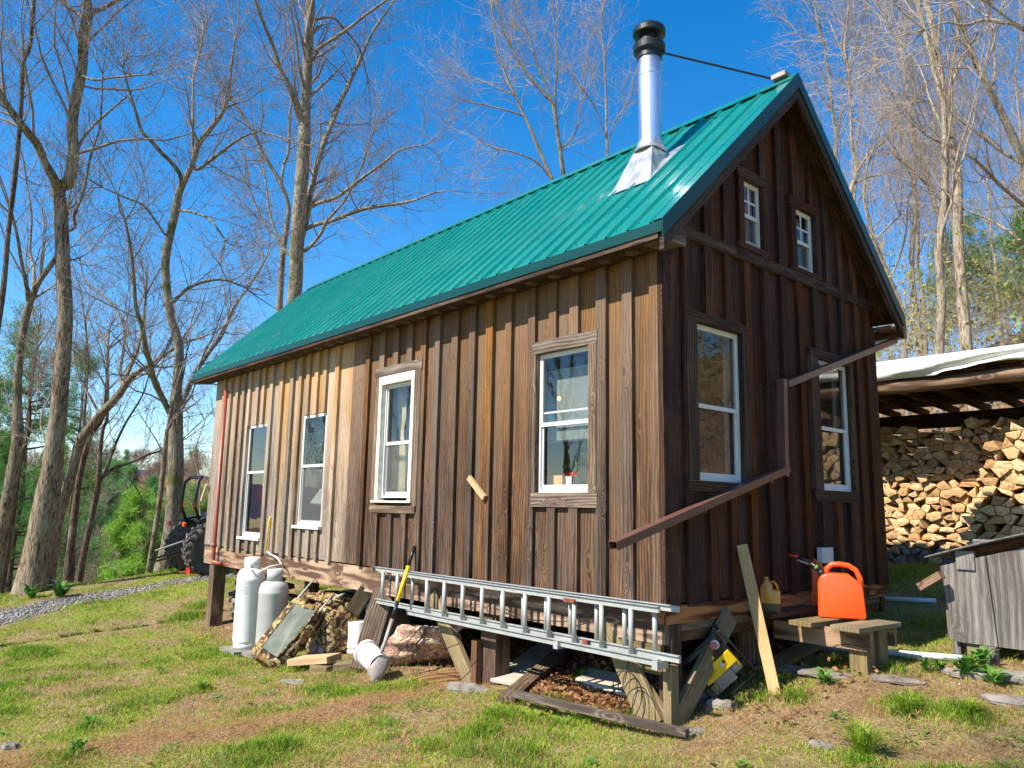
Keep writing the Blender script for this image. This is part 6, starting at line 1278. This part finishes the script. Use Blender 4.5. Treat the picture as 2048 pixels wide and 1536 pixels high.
pine_px(285, 1000, 31, 2.2, 1, 'bright green young pine between the trees left of the stout trunk', mat='pinebright', nb=140, tufts=24, size=.26)
pine_px(400, 985, 36, 2.0, 2, 'green pine showing between the stout trunk and the tractor', nb=110, tufts=22, size=.26, mat='pinebright')
pine_px(80, 640, 32, 3.6, 3, 'tall thin pine with layered branches behind the thickest trunk', nb=60, tufts=20, size=.24, start=.25)
pine_px(175, 700, 38, 3.2, 4, 'dark pine with sparse layered branches right of the thickest trunk', nb=40, tufts=18, size=.26, start=.3)
pine_px(-10, 700, 30, 3.4, 5, 'pine partly cut off by the left edge of the photo', nb=50, tufts=18, size=.24, start=.2)
pine_px(2070, 400, 30, 2.2, 7, 'dark pine at the right edge above the woodshed', nb=60, tufts=18, size=.25, start=.3)
pine_px(1925, 440, 40, 3.4, 8, 'pine half hidden among the bare trunks above the white tarp', nb=50, tufts=18, size=.3, start=.2)
# far woods across the valley: one mass
def far_woods():
    rg = np.random.default_rng(5); tv = [pine_np(50+i, 14, 3.6, nb=46, tufts=7, size=1.15) for i in range(3)]; Vs, Fs, Rs, n = [], [], [], 0; D_V, D_F, D_R, dn = [], [], [], 0
    k = 0; c = 0
    while k < 640 and c < 20000:
        c += 1; dist = rg.uniform(45, 330); a = R_(rg.uniform(62, 96)); x = CPOS[0]-math.sin(a)*dist; y = CPOS[1]+math.cos(a)*dist
        if x > -40: continue
        z = gz1(x, y); k += 1; s = rg.uniform(.65, 1.05)*(1. if dist > 90 else .6)
        dec = fbm(x/28, y/28, 3, 77) > .60
        if dec:
            m = 900; u = rg.normal(size=(m, 3)); u /= np.linalg.norm(u, axis=1, keepdims=True); p = u*(rg.random((m, 1))**.4)*np.array([3.6, 3.6, 4.8])*s+np.array([x, y, z+7*s])
            dv = u*.6+rg.normal(size=u.shape)*.3+np.array([0, 0, .6]); dv /= np.linalg.norm(dv, axis=1, keepdims=True); sd = np.cross(dv, rg.normal(size=u.shape)); sd /= np.linalg.norm(sd, axis=1, keepdims=True)
            V = np.stack([p-sd*.05, p+sd*.05, p+dv*1.5], 1).reshape(-1, 3); D_V.append(V); D_F.append(np.arange(len(V)).reshape(-1, 3)+dn); dn += len(V); D_R.append(np.full(len(V), rg.random()))
        else:
            _, (V, F, r) = tv[k % 3]; an = rg.uniform(0, 6.28); ca, sa = math.cos(an), math.sin(an); W = V*s; W = np.c_[W[:, 0]*ca-W[:, 1]*sa, W[:, 0]*sa+W[:, 1]*ca, W[:, 2]]+np.array([x, y, z-1]); Vs.append(W); Fs.append(F+n); n += len(W); Rs.append(r*.5+rg.random()*.5)
    V = np.concatenate(Vs); o = put('far_pine_woods', V, np.concatenate(Fs), M['pinefar'], None, dict(rnd=np.concatenate(Rs)), base=(-100, 20, -30)); tag(o, 'green pine woods on the slope across the valley', 'woods', kind='stuff')
    V = np.concatenate(D_V); o = put('far_bare_woods', V, np.concatenate(D_F), M['barefar'], None, dict(rnd=np.concatenate(D_R)), base=(-100, 20, -30)); tag(o, 'pinkish brown bare woods among the pines across the valley', 'woods', kind='stuff')
M['pinefar'] = fol('far_pine_needles', (.06, .16, .05), (.18, .38, .09), .2); M['barefar'] = fol('far_bare_twigs', (.20, .13, .10), (.34, .23, .16), .2)
far_woods()
M['brushleaf'] = fol('brush_leaves', (.36, .25, .11), (.30, .34, .08), .5)
# brush on the slopes
def brush(n, region, h, mat, label, name, seed, dens=60, leaf=None):
    rg = np.random.default_rng(seed); base = np.array([region(rg) for _ in range(n)]); base[:, 2] = gz(base[:, 0], base[:, 1]); d = rg.normal(size=base.shape)*.3+np.array([0, 0, 1]); d /= np.linalg.norm(d, axis=1, keepdims=True)
    A, B = grow(base, d, rg.uniform(h*.5, h, n), np.full(n, .010), 6, rg, .12, .02, .004); a, b = sprout(A, B, 7, .25, 1, (.2*h, .45*h), .7, .1, 5, rg, .5, .15, .004); a2, b2 = sprout(a, b, 3, .2, 1, (.1*h, .25*h), .7, .1, 3, rg, .6, .2, .004)
    V, F = join_np([tubes_np(A, B, 4), tubes_np(a, b, 3), tubes_np(a2, b2, 3)]); o = put(name, V, F, M[mat], None, None, base=(base[:, 0].mean(), base[:, 1].mean(), base[:, 2].min())); tag(o, label, 'brush', kind='stuff')
    if leaf: V, F, r = flecks(a2[:, -1], leaf[1], rg, leaf[2]); o = put('brush_leaves', V, F, M[leaf[0]], None, dict(rnd=r), base=(base[:, 0].mean(), base[:, 1].mean(), base[:, 2].min())); tag(o, leaf[3], 'leaves', kind='stuff')
def reg_right(rg):
    while True:
        x = rg.uniform(-12, 16); y = rg.uniform(9.5, 45); s = scrx(x, y)
        if s and s > 1600: return (x, y, 0.)
def reg_left(rg):
    while True:
        dist = rg.uniform(19, 34); a = R_(rg.uniform(64, 88)); return (CPOS[0]-math.sin(a)*dist, CPOS[1]+math.cos(a)*dist, 0.)
brush(760, reg_right, 4.6, 'twigpale', 'bare tan undergrowth on the hillside above the woodshed', 'undergrowth', 31, leaf=('brushleaf', .07, 3, 'dry orange tan leaves on the hillside undergrowth'))
brush(45, reg_left, 1.0, 'twigpale', 'reddish brown brush at the edge of the lawn above the valley', 'undergrowth', 32, leaf=('budleaf', .03, 1, 'young yellow green leaves on the brush above the valley'))
# ================================================================ grass, straw, leaves, stones
def fan(N, r0, r1, rg, half=41):
    r = r0+(r1-r0)*rg.random(N)**1.15; a = YAW+R_(1)*rg.uniform(-half, half, N); return CPOS[0]-np.sin(a)*r, CPOS[1]+np.cos(a)*r
def blades(x, y, h, w, lean, rg, flat=0.):
    n = len(x); z = gz(x, y)+((fbm(x*9, y*9, 3, 51)-.5)*.035)-.004; b = np.c_[x, y, z]; a = rg.uniform(0, 6.28, n); d = np.c_[np.cos(a), np.sin(a), np.zeros(n)]; s = np.c_[-np.sin(a), np.cos(a), np.zeros(n)]
    # turn blade faces at random
    q = rg.uniform(0, 6.28, n); s = np.c_[np.cos(q), np.sin(q), np.zeros(n)]
    up = np.array([0, 0, 1.]); ln = lean*rg.uniform(.3, 1.3, n)
    m = b+up*(h*.55)[:, None]*(1-flat)+d*(h*ln*.3)[:, None]+up*.012*flat; t = b+up*(h*(1-.35*ln))[:, None]*(1-flat*.92)+d*(h*ln)[:, None]+up*.012*flat
    w = w[:, None]; V = np.stack([b-s*w, b+s*w, m-s*w*.75, m+s*w*.75, t], 1).reshape(-1, 3); o = np.arange(n)[:, None]*5
    F = np.concatenate([o+[0, 1, 3], o+[0, 3, 2], o+[2, 3, 4]], 0); return V, F
rg = np.random.default_rng(99)
x, y = fan(1300000, 1.6, 23, rg); g = grass_f(x, y); keep = rg.random(len(x)) < g*.9+.03; x, y, g = x[keep], y[keep], g[keep]
tl = np.maximum(near(x, y, TALLP, TALLR), .55*np.clip((fbm(x*1.6+5, y*1.6, 3, 91)-.57)*9, 0, 1)); fb = fbm(x*2.2, y*2.2, 3, 61)
h = (.014+.030*rg.random(len(x)))*(.6+fb)+tl*rg.uniform(.04, .13, len(x))
h *= (1+.0*g); w = .0008+.0009*rg.random(len(x))+.00022*np.hypot(x-CPOS[0], y-CPOS[1])
V, F = blades(x, y, h, w, 1.0, rg); hue = np.clip(.55*rg.random(len(x))+.5*(1-fb)-.25*(tl > .4), 0, 1)
isdry = rg.random(len(x)) < np.clip(.42-.38*tl+.3*(.5-g), .04, .6)
o_ = np.repeat(~isdry, 5); 
def sub(V, n5, mask, r):
    idx = np.where(mask)[0]; VV = V.reshape(-1, 5, 3)[idx].reshape(-1, 3); o = np.arange(len(idx))[:, None]*5; F = np.concatenate([o+[0, 1, 3], o+[0, 3, 2], o+[2, 3, 4]], 0); return VV, F, np.repeat(r[idx], 5)
Vg, Fg, rr = sub(V, 5, ~isdry, hue); o = put('lawn_grass', Vg, Fg, M['grassm'], None, dict(rnd=rr), base=(0, -2, -1)); tag(o, 'short green lawn grass with taller tufts', 'grass', kind='stuff')
Vd, Fd, rr = sub(V, 5, isdry, rg.random(len(x))); o = put('dry_grass', Vd, Fd, M['strawm'], None, dict(rnd=rr), base=(0, -2, -1)); tag(o, 'dry tan blades mixed into the lawn', 'dry grass', kind='stuff')
# straw lying in the trench line and on bare patches
x, y = fan(520000, 1.6, 13, rg); p = np.clip(band_f(x, y)*1.1+.5*near(x, y, DRYP, DRYR)+.5*np.clip((fbm(x*.9+40, y*.9, 3, 55)-.55)*7, 0, 1)+.08, 0, 1)*(1-under(x, y)*.8)*(1-road_f(x, y)); k = rg.random(len(x)) < p*.8; x, y = x[k], y[k]
V, F = blades(x, y, rg.uniform(.04, .16, len(x)), rg.uniform(.0009, .002, len(x)), 1.3, rg, flat=.9); V[:, 2] += np.repeat(rg.uniform(0, .06, len(x))*band_f(x, y)+.004, 5)
o = put('straw_litter', V, F, M['strawm'], None, dict(rnd=np.repeat(rg.random(len(x)), 5)), base=(0, -2, -1)); tag(o, 'dry straw and pine needles lying along the trench line and bare patches', 'straw', kind='stuff')
# dead leaves under the cabin and scattered
xs_ = np.r_[rg.uniform(-6, -.1, 8200), rg.normal(-1.0, .35, 2000), rg.uniform(-14, 4, 420), rg.uniform(-.6, .9, 260)]; ys_ = np.r_[rg.uniform(.25, 3.4, 8200), rg.normal(.25, .2, 2000), rg.uniform(-4, .5, 420), rg.uniform(.2, 2.0, 260)]
xs2 = rg.uniform(-4, 12, 9000); ys2 = rg.uniform(8.4, 22, 9000); xs_ = np.r_[xs_, xs2]; ys_ = np.r_[ys_, ys2]
n = len(xs_); c = np.c_[xs_, ys_, gz(xs_, ys_)+rg.uniform(.01, .05, n)]; a = rg.normal(size=(n, 3))*[1, 1, .35]; a /= np.linalg.norm(a, axis=1, keepdims=True); nn = rg.normal(size=(n, 3))*.5+[0, 0, 1]; b = np.cross(nn, a); b /= np.linalg.norm(b, axis=1, keepdims=True)
s = rg.uniform(.018, .042, n)[:, None]; up = np.array([0, 0, 1.])*s*.5; V = np.stack([c-a*s, c-b*s*.5-a*s*.2+up*.6, c+b*s*.5-a*s*.2+up, c+a*s+up*.4, c-b*s*.3+a*s*.5, c+b*s*.3+a*s*.5+up*.3], 1).reshape(-1, 3)
o6 = np.arange(n)[:, None]*6; F = np.concatenate([o6+[0, 1, 2], o6+[1, 4, 2], o6+[2, 4, 5], o6+[4, 3, 5]], 0); o = put('dead_leaves', V, F, M['leafdry'], None, dict(rnd=np.repeat(rg.random(n), 6)), base=(0, 0, -1)); tag(o, 'curled brown dead leaves under the cabin and scattered on the ground', 'leaves', kind='stuff')
# low weeds in the lawn
cx_, cy_ = fan(260, 2.0, 13, rg); kk = (under(cx_, cy_) < .3) & (road_f(cx_, cy_) < .3) & (band_f(cx_, cy_) < .5); cx_, cy_ = cx_[kk], cy_[kk]; m = 46
rad = rg.uniform(.04, .15, len(cx_)); a = rg.uniform(0, 6.28, (len(cx_), m)); q = np.sqrt(rg.random((len(cx_), m)))*rad[:, None]; x = (cx_[:, None]+np.cos(a)*q).ravel(); y = (cy_[:, None]+np.sin(a)*q).ravel(); n = len(x)
c = np.c_[x, y, gz(x, y)+rg.uniform(.012, .04, n)]; d = np.c_[np.cos(a.ravel()), np.sin(a.ravel()), rg.uniform(-.1, .5, n)]; s = np.c_[-np.sin(a.ravel()), np.cos(a.ravel()), np.zeros(n)]; L = rg.uniform(.010, .024, n)[:, None]
V = np.stack([c-d*L, c+s*L*.45, c+d*L, c-s*L*.45], 1).reshape(-1, 3); o = put('lawn_weeds', V, np.arange(4*n).reshape(n, 4), M['herb'], None, dict(rnd=np.repeat(rg.random(n), 4)), base=(0, -2, -1)); tag(o, 'low broad leaved green weeds scattered in the lawn', 'weeds', kind='stuff')
# gravel and pebbles
x = rg.uniform(-14.5, -8, 30000); y = rg.uniform(-8, 7, 30000); k = road_f(x, y) > .35; x, y = x[k], y[k]; s = rg.uniform(.012, .032, len(x))
xb, yb_ = fan(5000, 1.8, 10, rg); k = (rg.random(len(xb)) < .12+.8*band_f(xb, yb_)) & (under(xb, yb_) < .5); x = np.r_[x, xb[k]]; y = np.r_[y, yb_[k]]; s = np.r_[s, rg.uniform(.006, .02, k.sum())]
n = len(x); c = np.c_[x, y, gz(x, y)+s*.3]; D8 = np.array([(1, 0, 0), (0, 1, 0), (-1, 0, 0), (0, -1, 0), (0, 0, .7), (0, 0, -.7)]); V = c[:, None]+D8[None]*s[:, None, None]*rg.uniform(.6, 1.3, (n, 6, 1)); o6 = np.arange(n)[:, None]*6
F = np.concatenate([o6+q for q in ([0, 1, 4], [1, 2, 4], [2, 3, 4], [3, 0, 4], [1, 0, 5], [2, 1, 5], [3, 2, 5], [0, 3, 5])], 0)
N = NT('gravel_stones'); N.set(Base_Color=N.ramp(N.attr('rnd', True), [(0, (.10, .10, .105)), (.6, (.25, .245, .24)), (1, (.40, .385, .36))]), Roughness=.9); M['gravel'] = N.m
o = put('gravel', V.reshape(-1, 3), F, M['gravel'], None, dict(rnd=np.repeat(rg.random(n), 6)), base=(-11, 0, -1)); tag(o, 'grey gravel on the lane and small pebbles in the lawn', 'gravel', kind='stuff')
# flat rocks
def rock(px, py, rx, ry, h, label, yaw=.3, mat='rock', name='flat_rock', cat='rock'):
    c = G(px, py); rr = random.Random(int(px*7+py)); V = []; n = 16; rings = [(1, -.3), (1.02, .35), (.86, .85), (.5, 1.), (0.001, 1.02)]; k1 = [1+rr.uniform(-.22, .22) for _ in range(n)]
    for q, z in rings:
        for i in range(n): a = 2*math.pi*i/n; x_ = math.cos(a)*rx*q*k1[i]; y_ = math.sin(a)*ry*q*k1[i]; V.append((c[0]+x_*math.cos(yaw)-y_*math.sin(yaw), c[1]+x_*math.sin(yaw)+y_*math.cos(yaw), c[2]+h*z+rr.uniform(-.006, .006)))
    F = [(j*n+i, j*n+(i+1) % n, (j+1)*n+(i+1) % n, (j+1)*n+i) for j in range(4) for i in range(n)]; o = put(name, V, F, M[mat]); tag(o, label, cat); return o
for a in ((1600, 1345, .20, .12, .03, 'flat grey slate rock just right of the fresh leaning board'), (1660, 1352, .22, .13, .03, 'wide flat slate rock in front of the step leg'), (1450, 1415, .12, .07, .045, 'low rough rock in the shadow line near the corner brace'), (1955, 1355, .24, .10, .04, 'long flat grey rock before the board bin'),
          (2040, 1360, .22, .09, .05, 'flat rock at the right edge under the board bin'), (1640, 1495, .07, .05, .03, 'small grey rock left of the big grass clump'), (935, 1385, .20, .10, .07, 'brown wedge shaped rock at the foot of the middle brace'), (590, 1368, .16, .09, .03, 'flat pale rock in the lawn below the pale thick board'),
          (1405, 1400, .11, .08, .10, 'bluish grey rock under the generator'), (1790, 1362, .2, .1, .02, 'thin flat rock in the grass right of the step'), (2035, 1410, .2, .08, .04, 'flat rock on the lawn near the right edge'), (1385, 1470, .09, .06, .04, 'small dark rock beside the end of the long thin board'), (430, 1395, .06, .04, .02, 'little pale rock in the left lawn'), (20, 1500, .07, .05, .04, 'pale rock near the bottom left corner')): rock(*a)
mb = MB(); a = G(810, 1372); b = G(950, 1362); mb.tube([a, lerp(a, b, .3)+(0, 0, .02), lerp(a, b, .7)+(0, 0, .03), b+(0, 0, .02)], [.04, .065, .07, .05], 9); single(mb, 'rotten_log', M['logbark'], 'half buried rotten log at the lawn edge below the pinkish bundle', 'log')
for i, (px, py, l) in enumerate(((110, 1168, 'left of the three bark slabs heaped behind the thickest trunk'), (150, 1160, 'middle one of the three bark slabs heaped behind the thickest trunk'), (180, 1152, 'right of the three bark slabs heaped behind the thickest trunk'))):
    rock(px, py-6, .75, .45, .28, l, .5, 'bark', 'bark_slab', 'bark slab')
# leafy weeds
def weed(px, py, n, L, label, mat='herb', grass=False, group=None):
    c = G(px, py); t = thing('weed' if not grass else 'grass_clump', label, 'plant' if not grass else 'grass clump', c, group); V = []; F = []; r = []; q = random.Random(int(px+py*3))
    for i in range(n):
        a = q.uniform(0, 6.28); el = q.uniform(.3, 1.25) if not grass else q.uniform(.8, 1.45); l = L*q.uniform(.6, 1.1); d = np.array([math.cos(a), math.sin(a), 0]); s = np.array([-math.sin(a), math.cos(a), 0]); b = c+d*q.uniform(0, L*.25)+(0, 0, 0 if grass else q.uniform(0, L*.6)); w = (.0035 if grass else l*.16); k = len(V)
        m = b+d*l*.5*math.cos(el)+np.array([0, 0, l*.6*math.sin(el)]); e = b+d*l*(1.25 if grass else 1.)*math.cos(el*.7)+np.array([0, 0, l*.72*math.sin(el)])
        V += [b-s*w*.4, b+s*w*.4, m-s*w, m+s*w, e]; F += [(k, k+1, k+3, k+2), (k+2, k+3, k+4)]; r += [q.random()]*5
    put('leaves' if not grass else 'blades', V, F, M[mat], t, dict(rnd=r))
for a in ((1935, 1355, 40, .16, 'tall leafy weed in front of the board bin'), (1965, 1338, 26, .15, 'leafy weed close against the foot of the board bin'), (1990, 1375, 34, .13, 'spreading leafy weed right of the long flat rock'), (1880, 1350, 22, .10, 'small leafy weed by the end of the white pipe'), (1650, 1375, 26, .11, 'leafy weed in front of the wide slate rock'), (1850, 1345, 22, .10, 'low weed beside the white pipe'), (1165, 1365, 60, .10, 'bright bushy weed inside the boards at the corner'), (155, 1515, 22, .12, 'dandelion like weed near the bottom left corner'), (405, 1385, 40, .09, 'dark green leafy patch in the middle of the left lawn'), (120, 1195, 46, .28, 'leafy green weed at the foot of the thickest trunk'), (60, 1198, 40, .25, 'leafy green weed left of the thickest trunk foot'), (180, 1458, 26, .09, 'round leafy weed on the straw line at left')): weed(*a)
for a in ((1725, 1510, 150, .26, 'big grass clump at the bottom of the photo under the step'), (1820, 1425, 70, .14, 'medium grass clump on the bare ground below the bin'), (1940, 1432, 90, .15, 'dense grass clump below the long flat rock'), (1590, 1402, 40, .10, 'small grass clump right of the fresh board foot')): weed(*a, mat='grassm', grass=True)
